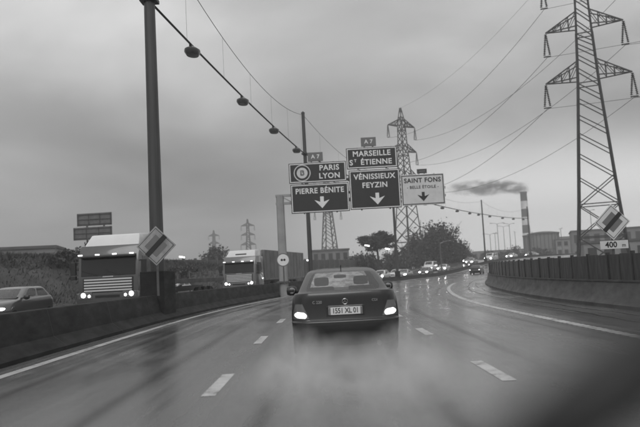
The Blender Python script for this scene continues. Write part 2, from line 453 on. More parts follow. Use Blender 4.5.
# right-hand barrier with a screen of upright panels on top
rb = thing('screen_barrier', 'low concrete barrier with dark upright panel screen along the right roadside', 'barrier')
prof = [(13.95, -0.02), (13.95, 0.10), (14.12, 0.30), (14.20, 0.68), (14.18, 0.70), (14.18, 0.745), (14.52, 0.745), (14.52, 0.70), (14.5, 0.68), (14.55, -0.02)]
rows = [y for y in ROWS if -20 <= y <= 120]; n = len(prof); vs = []; fs = []
for y in rows:
    for o_, z in prof: vs.append(RP(o_, y, z))
for r in range(len(rows) - 1):
    for k in range(n - 1):
        a = r * n + k; fs.append((a, a + 1, a + n + 1, a + n))
mb = MB(); mb.add(vs, fs); mb.build('wall', M_conc, rb, smooth=True)
pm = MB(); pm.box((0, 0, 0.375), (0.76, 0.05, 0.75))
for k in (-0.25, 0.0, 0.25): pm.box((k, -0.034, 0.375), (0.05, 0.018, 0.73))
panel_me = pm.mesh('panel', 0.006)
pom = MB(); pom.box((0, 0, 0.39), (0.07, 0.10, 0.78)); post_me = pom.mesh('post', 0.008)
rnd = random.Random(4)
y = 4.0; k = 0
while y < 66:
    p = RP(14.34, y, 0.745); h = heading(y)
    o = obj('panel', panel_me, M_panel, rb); o.material_slots[0].link = 'OBJECT'; o.material_slots[0].material = rnd.choice((M_panel, M_panel, M_panel2, M_panel3)); o.location = (p.x, p.y, p.z - rnd.uniform(0, 0.012))
    o.rotation_euler = (0, rnd.uniform(-.010, .010), h + math.pi / 2 + rnd.uniform(-.03, .03))
    o.scale = (1, 1, 0.95 + 0.05 * rnd.random())
    if k % 2 == 0:
        q = RP(14.34, y - 0.41, 0.745); o = obj('post', post_me, M_dsteel, rb); o.location = q; o.rotation_euler = (0, 0, h + math.pi / 2)
    y += 0.82; k += 1

# ------------------------------------------------------------------ car
def ring_pts(z, w, yr, yf, rc, rf, b, bf, tilt):
    """half outline in plan, from the rear centre line to the front centre line"""
    p = []
    for f in (0, .3, .62, .95, 1.0):
        x = f * (w - rc); p.append((x, yr + b * (x / w) ** 2))
    for a in (25, 50, 72):
        x = w - rc + rc * math.sin(R(a)); p.append((x, yr + b * (x / w) ** 2 + rc * (1 - math.cos(R(a)))))
    ys, ye = yr + b + rc, yf - bf - rf
    for f in (0, .06, .27, .48, .53, .75, .93, 1.0): p.append((w, ys + (ye - ys) * f))
    for a in (72, 50, 25):
        x = w - rf + rf * math.sin(R(a)); p.append((x, yf - bf * (x / w) ** 2 - rf * (1 - math.cos(R(a)))))
    for f in (1.0, .92, .6, .3, 0):
        x = f * (w - rf); p.append((x, yf - bf * (x / w) ** 2))
    return [(x, y, z + tilt * y) for x, y in p]
SEDAN = [ # z, half width, rear y, front y, rear corner, front corner, rear bulge, front bulge, tilt
 (0.17, .70, -2.02, 1.98, .20, .25, .06, .10, 0), (0.20, .79, -2.16, 2.14, .22, .30, .08, .14, 0), (0.34, .845, -2.25, 2.25, .24, .34, .09, .16, 0),
 (0.50, .862, -2.27, 2.26, .24, .34, .09, .16, 0), (0.585, .866, -2.265, 2.25, .24, .34, .09, .16, 0), (0.60, .866, -2.235, 2.24, .24, .34, .09, .16, 0), (0.70, .868, -2.215, 2.19, .24, .36, .09, .18, 0),
 (0.84, .856, -2.195, 2.08, .24, .36, .09, .2, -.012), (0.93, .832, -2.185, 1.93, .24, .36, .09, .2, -.03), (0.968, .806, -2.165, 1.7, .22, .34, .09, .2, -.032), (0.982, .79, -2.10, 1.5, .2, .3, .09, .16, -.032),
 (1.0, .775, -1.70, 1.02, .075, .16, .10, .14, -.012), (1.035, .755, -1.60, .92, .075, .15, .11, .15, 0), (1.15, .708, -1.38, .68, .075, .14, .11, .15, 0), (1.275, .652, -1.12, .40, .075, .14, .11, .14, 0),
 (1.35, .612, -.95, .22, .075, .14, .10, .12, 0), (1.39, .575, -.82, .10, .15, .15, .09, .10, 0), (1.418, .49, -.62, -.04, .16, .16, .06, .06, 0), (1.432, .28, -.40, -.2, .10, .10, .03, .03, 0)]
HATCH = [(z, w, (yr if z < 0.9 else -2.0 + (z - .9) * .95) , yf, rc, rf, b, bf, t) for z, w, yr, yf, rc, rf, b, bf, t in SEDAN]
HATCH = [(z * 1.02, w * .98, max(yr, -2.02), yf * .93, rc, rf, b, bf, t) for z, w, yr, yf, rc, rf, b, bf, t in HATCH]
VANR = [(0.2, .8, -2.3, 2.2, .1, .3, .02, .14, 0), (0.26, .9, -2.4, 2.36, .1, .3, .02, .16, 0), (0.5, .93, -2.42, 2.42, .1, .34, .02, .18, 0), (0.8, .94, -2.42, 2.38, .1, .36, .02, .2, 0),
 (1.05, .935, -2.42, 2.2, .1, .36, .02, .2, 0), (1.14, .93, -2.42, 1.9, .1, .3, .02, .2, 0), (1.17, .92, -2.42, 1.75, .1, .3, .02, .2, 0), (1.2, .915, -2.42, 1.68, .1, .25, .02, .2, 0), (1.24, .91, -2.42, 1.62, .1, .25, .02, .2, 0), (1.26, .905, -2.42, 1.6, .1, .25, .02, .2, 0), (1.28, .90, -2.42, 1.58, .1, .25, .02, .2, 0),
 (1.30, .895, -2.42, 1.55, .1, .22, .02, .18, 0), (1.34, .885, -2.42, 1.5, .1, .2, .02, .18, 0), (1.55, .87, -2.41, 1.28, .1, .2, .02, .16, 0), (1.78, .85, -2.4, 1.02, .1, .2, .02, .14, 0),
 (1.88, .83, -2.38, .88, .12, .2, .02, .12, 0), (1.94, .78, -2.33, .7, .12, .2, .02, .1, 0), (1.97, .66, -2.2, .4, .12, .2, .02, .06, 0), (1.98, .3, -1.7, -.2, .1, .1, .02, .03, 0)]
NC = 24   # points of a half outline
def body_mesh(rings):
    nr = len(rings); cols = []
    bm = bmesh.new(); grid = []
    for rg in rings:
        h = ring_pts(*rg); full = h + [(-x, y, z) for x, y, z in reversed(h[1:-1])]
        grid.append([bm.verts.new(p) for p in full])
    n = len(grid[0])
    def kind(r, c):
        c2 = c if c < NC - 1 else n - 1 - c            # mirrored segment index
        if 12 <= r <= 14:
            if c2 <= 2: return 1                        # rear window
            if c2 in (9, 10, 12, 13): return 2          # side windows
            if c2 >= NC - 5: return 3                   # windscreen
        return 0
    for r in range(nr - 1):
        for c in range(n):
            f = bm.faces.new((grid[r][c], grid[r][(c + 1) % n], grid[r + 1][(c + 1) % n], grid[r + 1][c])); f.material_index = kind(r, c)
    def cap(row, rev):
        for c in range(NC - 1):
            a, b = row[c], row[c + 1]; a2, b2 = row[(n - c) % n], row[(n - c - 1) % n]
            q = [a, b, b2, a2]; u = []
            for v in q:
                if v not in u: u.append(v)
            if len(u) > 2: bm.faces.new(u[::-1] if rev else u)
    cap(grid[-1], False); cap(grid[0], True)
    bmesh.ops.recalc_face_normals(bm, faces=bm.faces)
    cr = bm.edges.layers.float.get('crease_edge') or bm.edges.layers.float.new('crease_edge')
    for r in (4, 5, 9):
        for c in range(n):
            e = bm.edges.get((grid[r][c], grid[r][(c + 1) % n]))
            if e: e[cr] = 0.55
    for e in bm.edges:
        if len(e.link_faces) == 2 and e.link_faces[0].material_index != e.link_faces[1].material_index: e[cr] = 0.6
    me = bpy.data.meshes.new('cage'); 
    for k in range(4): me.materials.append(M_dark)
    bm.to_mesh(me); bm.free()
    o = bpy.data.objects.new('cage', me); COL.objects.link(o)
    md = o.modifiers.new('s', 'SUBSURF'); md.levels = 2; md.render_levels = 2
    out = bpy.data.meshes.new_from_object(o.evaluated_get(bpy.context.evaluated_depsgraph_get()))
    bpy.data.objects.remove(o, do_unlink=True)
    return out
def split_mesh(me, idx, name):
    bm = bmesh.new(); bm.from_mesh(me)
    bmesh.ops.delete(bm, geom=[f for f in bm.faces if f.material_index not in idx], context='FACES')
    for f in bm.faces: f.material_index = 0; f.smooth = True
    out = bpy.data.meshes.new(name); bm.to_mesh(out); bm.free()
    return out
def bvh_of(me):
    return BVHTree.FromPolygons([v.co.copy() for v in me.vertices], [tuple(p.vertices) for p in me.polygons])
def patch(bvh, fn, nu, nv, out, thick, side):
    """sheet moulded on the bodywork; fn(u,v) -> (x,z); side -1 rear, +1 front"""
    P = {}
    for i in range(nu + 1):
        for j in range(nv + 1):
            x, z = fn(i / nu, j / nv)
            hit = bvh.ray_cast(Vector((x, side * 6, z)), Vector((0, -side, 0)))
            P[i, j] = hit[0] if hit[0] is not None else None
    mb = MB(); ok = [p for p in P.values() if p is not None]
    if not ok: return mb
    for k in P:
        if P[k] is None:
            x, z = fn(k[0] / nu, k[1] / nv); q = min(ok, key=lambda p: (p.x - x) ** 2 + (p.z - z) ** 2); P[k] = Vector((x, q.y, z))
    idx = {}; vs = []
    for lay, d in ((0, out), (1, out - thick)):
        for i in range(nu + 1):
            for j in range(nv + 1):
                idx[lay, i, j] = len(vs); p = P[i, j]; vs.append((p.x, p.y + side * d, p.z))
    fs = []
    for i in range(nu):
        for j in range(nv):
            for lay in (0, 1): fs.append((idx[lay, i, j], idx[lay, i + 1, j], idx[lay, i + 1, j + 1], idx[lay, i, j + 1]))
    rim = [(i, 0) for i in range(nu)] + [(nu, j) for j in range(nv)] + [(i, nv) for i in range(nu, 0, -1)] + [(0, j) for j in range(nv, 0, -1)]
    for a, b in zip(rim, rim[1:] + rim[:1]): fs.append((idx[(0,) + a], idx[(0,) + b], idx[(1,) + b], idx[(1,) + a]))
    return mb.add(vs, fs)
def wheel(parent, x, y, r=0.31, w=0.2):
    s = 1 if x > 0 else -1
    t = MB().lathe([(r * .62, -w / 2), (r * .93, -w / 2), (r, -w * .36), (r, w * .36), (r * .93, w / 2), (r * .62, w / 2)], 24, 'X').build('wheel', M_tyre, parent, smooth=True, loc=(x, y, r))
    rm = MB().lathe([(r * .64, s * w * .30), (r * .62, s * w * .46), (r * .2, s * w * .38), (r * .12, s * w * .5), (0.01, s * w * .5)], 20, 'X')
    rm.build('rim', M_rim, t, smooth=True)
BODYCACHE = {}
def make_car(name, label, cat, paint, rings, key, group=None, front_lit=False, rear_lit=False, hero=False):
    root = thing(name, label, cat, group=group)
    me = BODYCACHE.get(key) or body_mesh(rings); BODYCACHE[key] = me
    bvh = bvh_of(me)
    obj('body', split_mesh(me, (0,), 'body'), paint, root, smooth='all')
    van = key == 'van'
    obj('rear_window', split_mesh(me, (1,), 'rear_window'), paint if van else M_glass, root, smooth='all')
    sw_ = split_mesh(me, (2,), 'side_window'); 
    for q_ in (-1, 1):
        for fr_ in (0, 1):
            bm = bmesh.new(); bm.from_mesh(sw_)
            ymid = sum(f.calc_center_median().y for f in bm.faces) / len(bm.faces)
            bmesh.ops.delete(bm, geom=[f for f in bm.faces if (f.calc_center_median().x > 0) != (q_ > 0) or (f.calc_center_median().y > ymid) != bool(fr_)], context='FACES')
            m2 = bpy.data.meshes.new('side_window'); bm.to_mesh(m2); bm.free()
            if len(m2.polygons): obj('side_window', m2, M_glass, root, smooth='all')
    obj('windscreen', split_mesh(me, (3,), 'windscreen'), wet_glass_mat('wet_windscreen', .42) if hero else M_glass, root, smooth='all')
    s = rings[4][1] / 0.866; zt = rings[12][0]
    for x in (-.76, .76):
        for y in (-1.36, 1.38): wheel(root, x * s, y, w=0.21)
    # cabin tub, seats, mirrors
    MB().box((0, -.35, zt - .42), (1.36, 2.5, .25)).build('cabin_floor', M_seat, root)
    MB().prism([(.55, zt - .3), (.95, zt - .3), (.95, zt - .02), (.75, zt + .02), (.55, zt - .08)], -.66, .66).build('dashboard', M_dark, root, bevel=.02)
    for x in (-.36, .36):
        st = MB().prism([(-.42, zt - .4), (.02, zt - .4), (.05, zt - .26), (-.26, zt - .22), (-.38, zt + .06), (-.50, zt + .06)], x - .23, x + .23).build('seat', M_seat, root, bevel=.04)
        hr = MB().lathe([(.02, -.135), (.07, -.125), (.082, -.07), (.082, .07), (.07, .125), (.02, .135)], 14, 'X', (x, -.46, zt + .155)); hr.build('headrest', M_seat, st, smooth=True)
    MB().prism([(-1.25, zt - .4), (-.85, zt - .4), (-.85, zt - .25), (-1.1, zt - .2), (-1.28, zt - .02), (-1.36, zt - .02)], -.62, .62).build('rear_seat', M_seat, root, bevel=.03)
    MB().lathe([(.01, -.12), (.03, -.115), (.036, -.06), (.036, .06), (.03, .115), (.01, .12)], 10, 'X', (0, .28, zt + .235)).build('interior_mirror', M_dark, root, smooth=True)
    for sgn in (-1, 1):
        m = MB()
        m.lathe([(.02, -.11), (.075, -.10), (.095, -.04), (.095, .03), (.07, .085), (.02, .10)], 12, 'X', (sgn * .955 * s, .66, zt - .005))
        m.bar((sgn * .75 * s, .70, zt - .045), (sgn * .9 * s, .67, zt - .03), .07, .05)
        ob = m.build('wing_mirror', M_dark, root, smooth=True)
        MB().lathe([(.005, 0), (.055, .004), (.062, .012)], 12, 'Y', (sgn * .955 * s, .570, zt - .005)).build('mirror_glass', M_chrome, ob)
    # lamps
    for sgn in (-1, 1):
        def tf(u, v): 
            z = .635 + .235 * v; xi = .575 + .10 * v; xo = .835 - .045 * v * v
            return (sgn * s * (xi + (xo - xi) * u), z)
        lamp = patch(bvh, tf, 8, 6, .012, .03, -1).build('tail_lamp', M_lens, root, smooth=True)
        if rear_lit:
            def lf(u, v):
                z = .645 + .09 * v + .012 * u; xi = .605 + .02 * v + .035 * (2 * v - 1) ** 2; xo = .812 - .05 * (2 * v - 1) ** 2
                return (sgn * s * (xi + (xo - xi) * u), z)
            patch(bvh, lf, 8, 4, .020, .02, -1).build('brake_light', M_tail, lamp, smooth=True)
        def hf(u, v): 
            z = .60 + .13 * v; xi = .46 + .03 * v; xo = .80 - .03 * v
            return (sgn * s * (xi + (xo - xi) * u), z)
        lamp = patch(bvh, hf, 6, 3, .012, .03, 1).build('headlamp', M_lens, root, smooth=True)
        if front_lit:
            def hl(u, v):
                a = 2 * math.pi * u; r = v
                k_ = 1.0 if front_lit == 1 else 1.35
                return (sgn * s * .63 + .115 * k_ * r * math.cos(a), .665 + .055 * k_ * r * math.sin(a))
            patch(bvh, hl, 12, 2, .022, .012, 1).build('light', M_head if front_lit == 1 else M_headfar, lamp)
    def gf_(u, v): return (-.34 + .68 * u, .50 + .17 * v)
    g = patch(bvh, gf_, 6, 2, .012, .03, 1).build('grille', M_dark, root)
    def pl(u, v): return (-.26 + .52 * u, .36 + .11 * v)
    patch(bvh, pl, 2, 1, .018, .02, 1).build('number_plate', M_white, root)
    if hero:
        def line(name_, f1, w=.007, n=14, m=M_black, out=.003, parent=root):
            # seam line along f1(u)->(x,z)
            def fn(u, v):
                x, z = f1(u); x2, z2 = f1(min(1, u + .01)); x1, z1 = f1(max(0, u - .01))
                dx, dz = x2 - x1, z2 - z1; L = math.hypot(dx, dz) or 1
                return (x - dz / L * w * (v - .5), z + dx / L * w * (v - .5))
            patch(bvh, fn, n, 1, out, .006, -1).build(name_, m, parent)
        for sgn in (-1, 1):
            line('boot_seam', lambda u: (sgn * (.72 - .16 * u), .955 - .345 * u))
        line('boot_seam', lambda u: (-.56 + 1.12 * u, .612), n=20)
        line('bumper_strip', lambda u: (-.84 + 1.68 * u, .545 + .0 * u), w=.035, n=24, m=M_dark, out=.008)
        line('boot_handle', lambda u: (-.27 + .54 * u, .815), w=.022, n=8, m=M_chrome, out=.022)
        def rp(u, v): return (-.31 + .62 * u, .672 + .155 * v)
        y0 = bvh.ray_cast(Vector((0, -6, .74)), Vector((0, 1, 0)))[0].y
        MB().box((0, y0 - .006, .742), (.60, .014, .150)).build('plate_recess', M_dark, root, bevel=.004)
        pl_ = MB().box((0, y0 - .020, .742), (.53, .010, .118)).build('number_plate', mat('plate_film', .72, .35), root, bevel=.003)
        t = obj('lettering', text_mesh('1551 XL 01', .112, .001, .012, sx=.86, space=.92), M_black, pl_); t.location = (0, y0 - .0275, .742)
        for bx_ in (-.248, .248): MB().box((bx_, y0 - .026, .742), (.028, .003, .112)).build('plate_band', mat('plate_band', .16, .4), pl_)
        yb = bvh.ray_cast(Vector((-.44, -6, .885)), Vector((0, 1, 0)))[0].y
        t = obj('badge', text_mesh('C 220', .062, .003, .012), M_chrome, root); t.location = (-.44, yb - .009, .885); t.rotation_euler = (-.10, 0, -.115)
        t = obj('badge', text_mesh('CDI', .055, .003, .012), M_chrome, root); t.location = (.47, yb - .007, .885); t.rotation_euler = (-.10, 0, .12)
        yc = bvh.ray_cast(Vector((0, -6, .89)), Vector((0, 1, 0)))[0].y
        em = MB()
        pts = [(.042 * math.cos(2 * math.pi * k / 24), yc - .01, .885 + .042 * math.sin(2 * math.pi * k / 24)) for k in range(25)]
        em.tube(pts, .0042, 6)
        for a in (90, 210, 330): em.bar((0, yc - .01, .885), (.041 * math.cos(R(a)), yc - .01, .885 + .041 * math.sin(R(a))), .008)
        em.build('emblem', M_chrome, root)
        MB().tube([(.5, -2.1, .22), (.5, -2.27, .215)], .035, 12).build('exhaust_pipe', M_steel, root)
        MB().box((0, -1.28, zt + .0), (1.2, .34, .02)).build('parcel_shelf', M_seat, root)
        aer = MB().tube([(0, -.70, 1.41), (0, -.78, 1.47)], .008, 6).build('roof_aerial', M_dark, root)
    return root

PAINT_D = mat('black_car_paint', 0.006, 0.35, coat=0.6)
PAINT_S = mat('silver_car_paint', 0.38, 0.3, 0.6, coat=1.0)
PAINT_W = mat('white_car_paint', 0.62, 0.35, coat=1.0)
PAINT_G = mat('grey_car_paint', 0.10, 0.32, 0.4, coat=1.0)

hero = make_car('saloon_car', 'dark four-door saloon car with lit brake lights driving just ahead', 'car', PAINT_D, SEDAN, 'sedan', rear_lit=True, hero=True)
hero.location = (0.32, 13.1, 0)

# ------------------------------------------------------------------ lorries
def make_lorry(name, label, cabm, trailm, defm, dark_mark=False, trailer=True, flatbed=False, group='lorries on the opposite carriageway'):
    """cab over engine lorry, front at y=0 facing +y"""
    r = thing(name, label, 'lorry', group=group)
    w = 1.25
    side = [(-2.2, .55), (-2.2, 2.95), (-.35, 2.95), (-.12, 2.55), (-.02, 1.62), (.0, 1.2), (.0, .62), (-.5, .55)]
    MB().prism(side, -w, w).build('cab', cabm, r, bevel=.07, smooth=True)
    dfl = MB()
    dfl.add([(-1.15, -2.2, 2.93), (1.15, -2.2, 2.93), (1.15, -.45, 2.93), (-1.15, -.45, 2.93), (-1.12, -2.2, 3.5), (1.12, -2.2, 3.5), (1.02, -.95, 3.42), (-1.02, -.95, 3.42)],
            [(0, 1, 2, 3), (4, 7, 6, 5), (0, 4, 5, 1), (1, 5, 6, 2), (2, 6, 7, 3), (3, 7, 4, 0)])
    d = dfl.build('roof_deflector', defm, r, bevel=.08, smooth=True)
    if dark_mark: MB().add([(-.42, -.70, 3.155), (.42, -.70, 3.155), (.42, -.62, 3.075), (-.42, -.62, 3.075), (-.42, -.66, 3.17), (.42, -.66, 3.17), (.42, -.58, 3.09), (-.42, -.58, 3.09)],
            [(0, 1, 2, 3), (4, 7, 6, 5), (0, 4, 5, 1), (1, 5, 6, 2), (2, 6, 7, 3), (3, 7, 4, 0)]).build('deflector_mark', M_dark, d)
    def front(z):  # y of the cab front at height z
        return np.interp(z, [.62, 1.2, 1.62, 2.55, 2.95], [0, 0, -.02, -.12, -.35])
    def slabf(z0, z1, x0, x1, out, th=.03):
        a, b = front(z0) + out, front(z1) + out
        return MB().add([(x0, a, z0), (x1, a, z0), (x1, b, z1), (x0, b, z1), (x0, a - th - out, z0), (x1, a - th - out, z0), (x1, b - th - out, z1), (x0, b - th - out, z1)],
            [(0, 1, 2, 3), (4, 7, 6, 5), (0, 4, 5, 1), (1, 5, 6, 2), (2, 6, 7, 3), (3, 7, 4, 0)])
    slabf(1.72, 2.52, -1.12, 1.12, .015).build('windscreen', mat('lorry_windscreen', .012, .12, spec=.6), r, bevel=.01)
    for x in (-.5, .45): MB().bar((x, front(1.74) + .03, 1.74), (x + .62, front(1.9) + .03, 1.95), .025).build('wiper', M_black, r)
    vis = MB().prism([(-.14, 2.56), (.22, 2.50), (.22, 2.46), (-.12, 2.46)], -1.15, 1.15).build('sun_visor', M_dark, r)
    for x in (-1.05, -.35, .35, 1.05): MB().box((x, .17, 2.565), (.16, .06, .05)).build('marker_lamp', emit_mat('marker_light', 2.5), vis)
    for k in range(5): slabf(1.10 + k * .11, 1.10 + k * .11 + .065, -.98, .98, .045, .05).build('grille_bar', mat('grille_bar', .55, .3), r, bevel=.008)
    slabf(1.08, 1.64, -1.04, 1.04, .012).build('grille', M_dark, r)
    slabf(1.655, 1.705, -.22, .22, .03, .03).build('badge', M_chrome, r)
    for sgn in (-1, 1):
        MB().box((sgn * 1.256, -.62, 1.45), (.012, .02, 1.5)).build('door_seam', M_black, r); MB().box((sgn * 1.256, -1.62, 1.75), (.012, .02, 2.1)).build('door_seam', M_black, r)
        MB().box((sgn * 1.262, -1.48, 1.62), (.02, .2, .05)).build('door_handle', M_dark, r)
    bp = MB().prism([(-.6, .30), (.06, .30), (.10, .42), (.10, 1.02), (.02, 1.07), (-.6, 1.07)], -1.25, 1.25).build('bumper', cabm, r, bevel=.03, smooth=True)
    MB().box((0, .105, .62), (.54, .02, .13)).build('number_plate', M_white, bp)
    MB().box((0, .10, .90), (1.0, .02, .10)).build('air_slot', M_black, bp)
    for sgn in (-1, 1):
        MB().box((sgn * .90, .09, .95), (.56, .06, .26)).build('headlamp_housing', M_lens, bp, bevel=.02)
        MB().lathe([(.01, .13), (.09, .13), (.10, .115)], 14, 'Y', (sgn * .98, 0, .97)).build('headlamp', M_head, bp)
        MB().lathe([(.01, .13), (.055, .13), (.06, .115)], 12, 'Y', (sgn * .74, 0, .93)).build('fog_lamp', emit_mat('fog_light', 5.0), bp)
        m = MB(); m.box((sgn * 1.46, -.10, 2.05), (.22, .14, .52)).box((sgn * 1.46, -.10, 1.68), (.22, .14, .16))
        m.bar((sgn * 1.2, -.25, 2.28), (sgn * 1.46, -.12, 2.28), .04).bar((sgn * 1.2, -.25, 1.66), (sgn * 1.46, -.12, 1.66), .04)
        m.build('door_mirror', M_dark, r, bevel=.02)
        MB().box((sgn * 1.252, -1.0, 2.1), (.012, 1.0, .75)).build('side_window', mat('lorry_windscreen', .012, .12), r)
        for y in ((-1.4, -5.2, -9.8, -11.1, -12.4) if trailer else (-1.4, -5.2)): wheel(r, sgn * 1.08, y, .5, .3)
    MB().box((0, -7.0, .95), (1.0, 12.5 if trailer else 6, .25), None).build('chassis', M_dark, r)
    if flatbed:
        t = MB().box((0, -9.1, 1.35), (2.5, 13.2, .22)).build('flatbed', trailm, r, bevel=.02)
        MB().box((0, -2.6, 1.85), (2.5, .1, .8)).build('headboard', trailm, t)
        for sgn in (-1, 1):
            for k in range(6): MB().box((sgn * 1.25, -3.2 - k * 2.2, 1.6), (.05, .08, .35)).build('stake', M_steel, t)
    elif trailer:
        t = MB().box((0, -9.1, 2.30), (2.52, 13.2, 2.30)).build('trailer', trailm, r, bevel=.04)
        for sgn in (-1, 1):
            for k in range(12): MB().box((sgn * 1.268, -3.0 - k * 1.1, 2.3), (.02, .05, 2.2)).build('trailer_rib', M_steel, t)
            MB().box((sgn * 1.275, -9.1, 1.17), (.03, 13.0, .10)).build('side_rail', M_steel, t)
    return r
CABW = mat('white_cab_paint', .62, .35, coat=.8, var=.06, scale=1.5)
CABD = mat('dark_cab_paint', .07, .35, coat=.8, var=.2, scale=1.5)
CABD2 = mat('grey_cab_paint', .14, .35, coat=.8, var=.2, scale=1.5)
CABG = mat('pale_cab_paint', .42, .35, coat=.8, var=.06, scale=1.5)
TRW = mat('grey_tarpaulin', .16, .6, var=.3, scale=.8)
TRD = mat('dark_tarpaulin', .07, .6, var=.3, scale=.8)
def on_road(o, off, y, flip, label=None, dz=0):
    p = RP(off, y); o.location = p + Vector((0, 0, dz)); o.rotation_euler = (0, 0, heading(y) + (math.pi if flip else 0))
    if label: o['label'] = label
    return o
l1 = make_lorry('lorry', 'white-roofed lorry with striped grille coming past the big mast', CABD, TRD, CABW, flatbed=True)
on_road(l1, -2.75, 27.3, True)
l2 = make_lorry('lorry', 'lorry with white deflector and dark mark, coming on behind the nearer lorry', CABD2, TRW, CABW, dark_mark=True)
on_road(l2, -3.7, 50.0, True)

# ------------------------------------------------------------------ other cars
onc = 'cars coming the other way'
c_g = make_car('car', 'grey car with lit headlamps at the far left edge below the embankment', 'car', PAINT_G, HATCH, 'hatch', onc, front_lit=1)
on_road(c_g, -6.35, 26.6, True)
c = copy_tree(c_g); on_road(c, -9.9, 52, True, 'silver car with lit headlamps between the two lorries'); repaint(c, 'body', PAINT_S)
far0 = make_car('car', 'x', 'car', PAINT_G, SEDAN, 'sedan', onc, front_lit=2)
van0 = make_car('van', 'x', 'van', PAINT_W, VANR, 'van', onc, front_lit=2)
hat0 = make_car('car', 'x', 'car', PAINT_W, HATCH, 'hatch', onc, front_lit=2)
FAR = [ # prototype, offset, y, paint, label
 (far0, -2.8, 78, PAINT_G, 'nearest oncoming car right of the dark saloon, headlamps lit'),
 (hat0, -6.2, 84, PAINT_S, 'silver oncoming car in the middle lane behind the barrier'),
 (hat0, -2.8, 91, PAINT_W, 'white oncoming car second in the queue along the median'),
 (far0, -6.2, 97, PAINT_D, 'black oncoming car in front of the big bare tree'),
 (far0, -2.8, 103, PAINT_S, 'silver oncoming car third in the queue along the median'),
 (hat0, -9.6, 101, PAINT_G, 'grey oncoming car in the outer lane under the big tree'),
 (hat0, -6.2, 110, PAINT_W, 'white oncoming hatchback under the right edge of the pale sign'),
 (hat0, -2.8, 116, PAINT_G, 'grey oncoming car fourth in the queue along the median'),
 (far0, -2.8, 129, PAINT_W, 'white oncoming saloon just before the slim mast'),
 (van0, -6.4, 133, PAINT_W, 'white van to the right of the big tree, headlamps lit'),
 (far0, -2.8, 151, PAINT_S, 'silver oncoming car just right of the slim mast'),
 (hat0, -6.2, 158, PAINT_G, 'grey oncoming car climbing the rise beyond the panel screen'),
 (van0, -2.8, 163, PAINT_W, 'white van above the left end of the panel screen'),
 (hat0, -6.2, 170, PAINT_W, 'white oncoming car below the striped chimney'),
 (far0, -2.8, 175, PAINT_W, 'white oncoming saloon left of the farthest mast'),
 (hat0, -2.8, 186, PAINT_S, 'silver oncoming car just right of the farthest mast'),
 (far0, -6.2, 194, PAINT_W, 'white oncoming car in front of the storage tank')]
used = set()
for pr, off, y, pt, lab in FAR:
    o = pr if id(pr) not in used else copy_tree(pr)
    used.add(id(pr))
    on_road(o, off, y, True, lab); repaint(o, 'body', pt)
    if pr is van0: repaint(o, 'rear_window', pt)
ah = make_car('car', 'silver car ahead, half hidden behind the right side of the dark saloon', 'car', PAINT_S, SEDAN, 'sedan', 'cars driving away', rear_lit=True)
on_road(ah, 2.95, 66, False)
a2 = copy_tree(ah); on_road(a2, 6.5, 112, False, 'small dark car far ahead where the road bends away'); repaint(a2, 'body', PAINT_D)

# ------------------------------------------------------------------ sign gantry over the lanes
GY = 45.0
gz = 6.35
g = thing('sign_gantry', 'grey cantilever sign gantry standing in the median', 'gantry', (0, 0, 0))
gx = med(GY) + 0.92
MB().tube([(gx, GY + .35, 0), (gx, GY + .35, gz + .30)], [.30, .26], 8).build('post', mat('gantry_paint', .32, .5, var=.2, scale=1), g, smooth=True)
MB().box((gx, GY + .35, .95), (.8, .8, .1)).build('base_plate', M_steel, g)
for dz in (-.22, .30): MB().bar((gx - .3, GY + .35, gz + dz), (8.4, GY + .35, gz + dz), .16).build('beam', MATS['gantry_paint'], g)
for k in range(12):
    x0 = gx + (8.0 - gx) * k / 12; x1 = gx + (8.0 - gx) * (k + 1) / 12
    MB().bar((x0, GY + .35, gz + (-.22 if k % 2 else .30)), (x1, GY + .35, gz + (.30 if k % 2 else -.22)), .07).build('brace', MATS['gantry_paint'], g)

def sign(name, label, x0, x1, z0, z1, face, edge, group='overhead lane signs', depth=.10, y=GY):
    x0 += .38; x1 += .38
    """upright panel, its face at y; local origin bottom centre"""
    s_ = thing(name, label, 'sign', ((x0 + x1) / 2, y, z0), 0, group)
    w, h = x1 - x0, z1 - z0
    MB().box((0, depth / 2, h / 2), (w, depth, h)).build('panel', face, s_, bevel=.012)
    b = MB(); t = .055; e = .05
    b.box((0, -.002, e + t / 2), (w - 2 * e, .006, t)).box((0, -.002, h - e - t / 2), (w - 2 * e, .006, t))
    b.box((-w / 2 + e + t / 2, -.002, h / 2), (t, .006, h - 2 * e - 2 * t)).box((w / 2 - e - t / 2, -.002, h / 2), (t, .006, h - 2 * e - 2 * t))
    b.build('border', edge, s_)
    for bx_ in (-w * .28, w * .28): MB().box((bx_, depth + .10, h / 2), (.09, .2, h * 1.04)).build('bracket', M_steel, s_)
    return s_, w, h
def letter(s_, body, size, x, z, m, bold=.024, sx=1.0, align='CENTER', space=1.08):
    t = obj('lettering', text_mesh(body, size, .004, bold, sx, align, space), m, s_); t.location = (x, -.008, z); return t
def arrow(s_, x, z, m, sc=1.0):
    p = [(-.13, .55), (.13, .55), (.13, .22), (.55, .30), (0, -.42), (-.55, .30), (-.13, .22)]
    p = [(-.12, .42), (.12, .42), (.12, .06), (.50, .20), (0, -.36), (-.50, .20), (-.12, .06)]
    MB().prism([(x + a * sc, z + b * sc) for a, b in p], -.012, -.003, 'Y').build('arrow', m, s_)
GP = 15.24
def sx_(px, py): return (px - 320 - (py - 213.5) * .0524) / 686 * GY / math.cos(R(3))
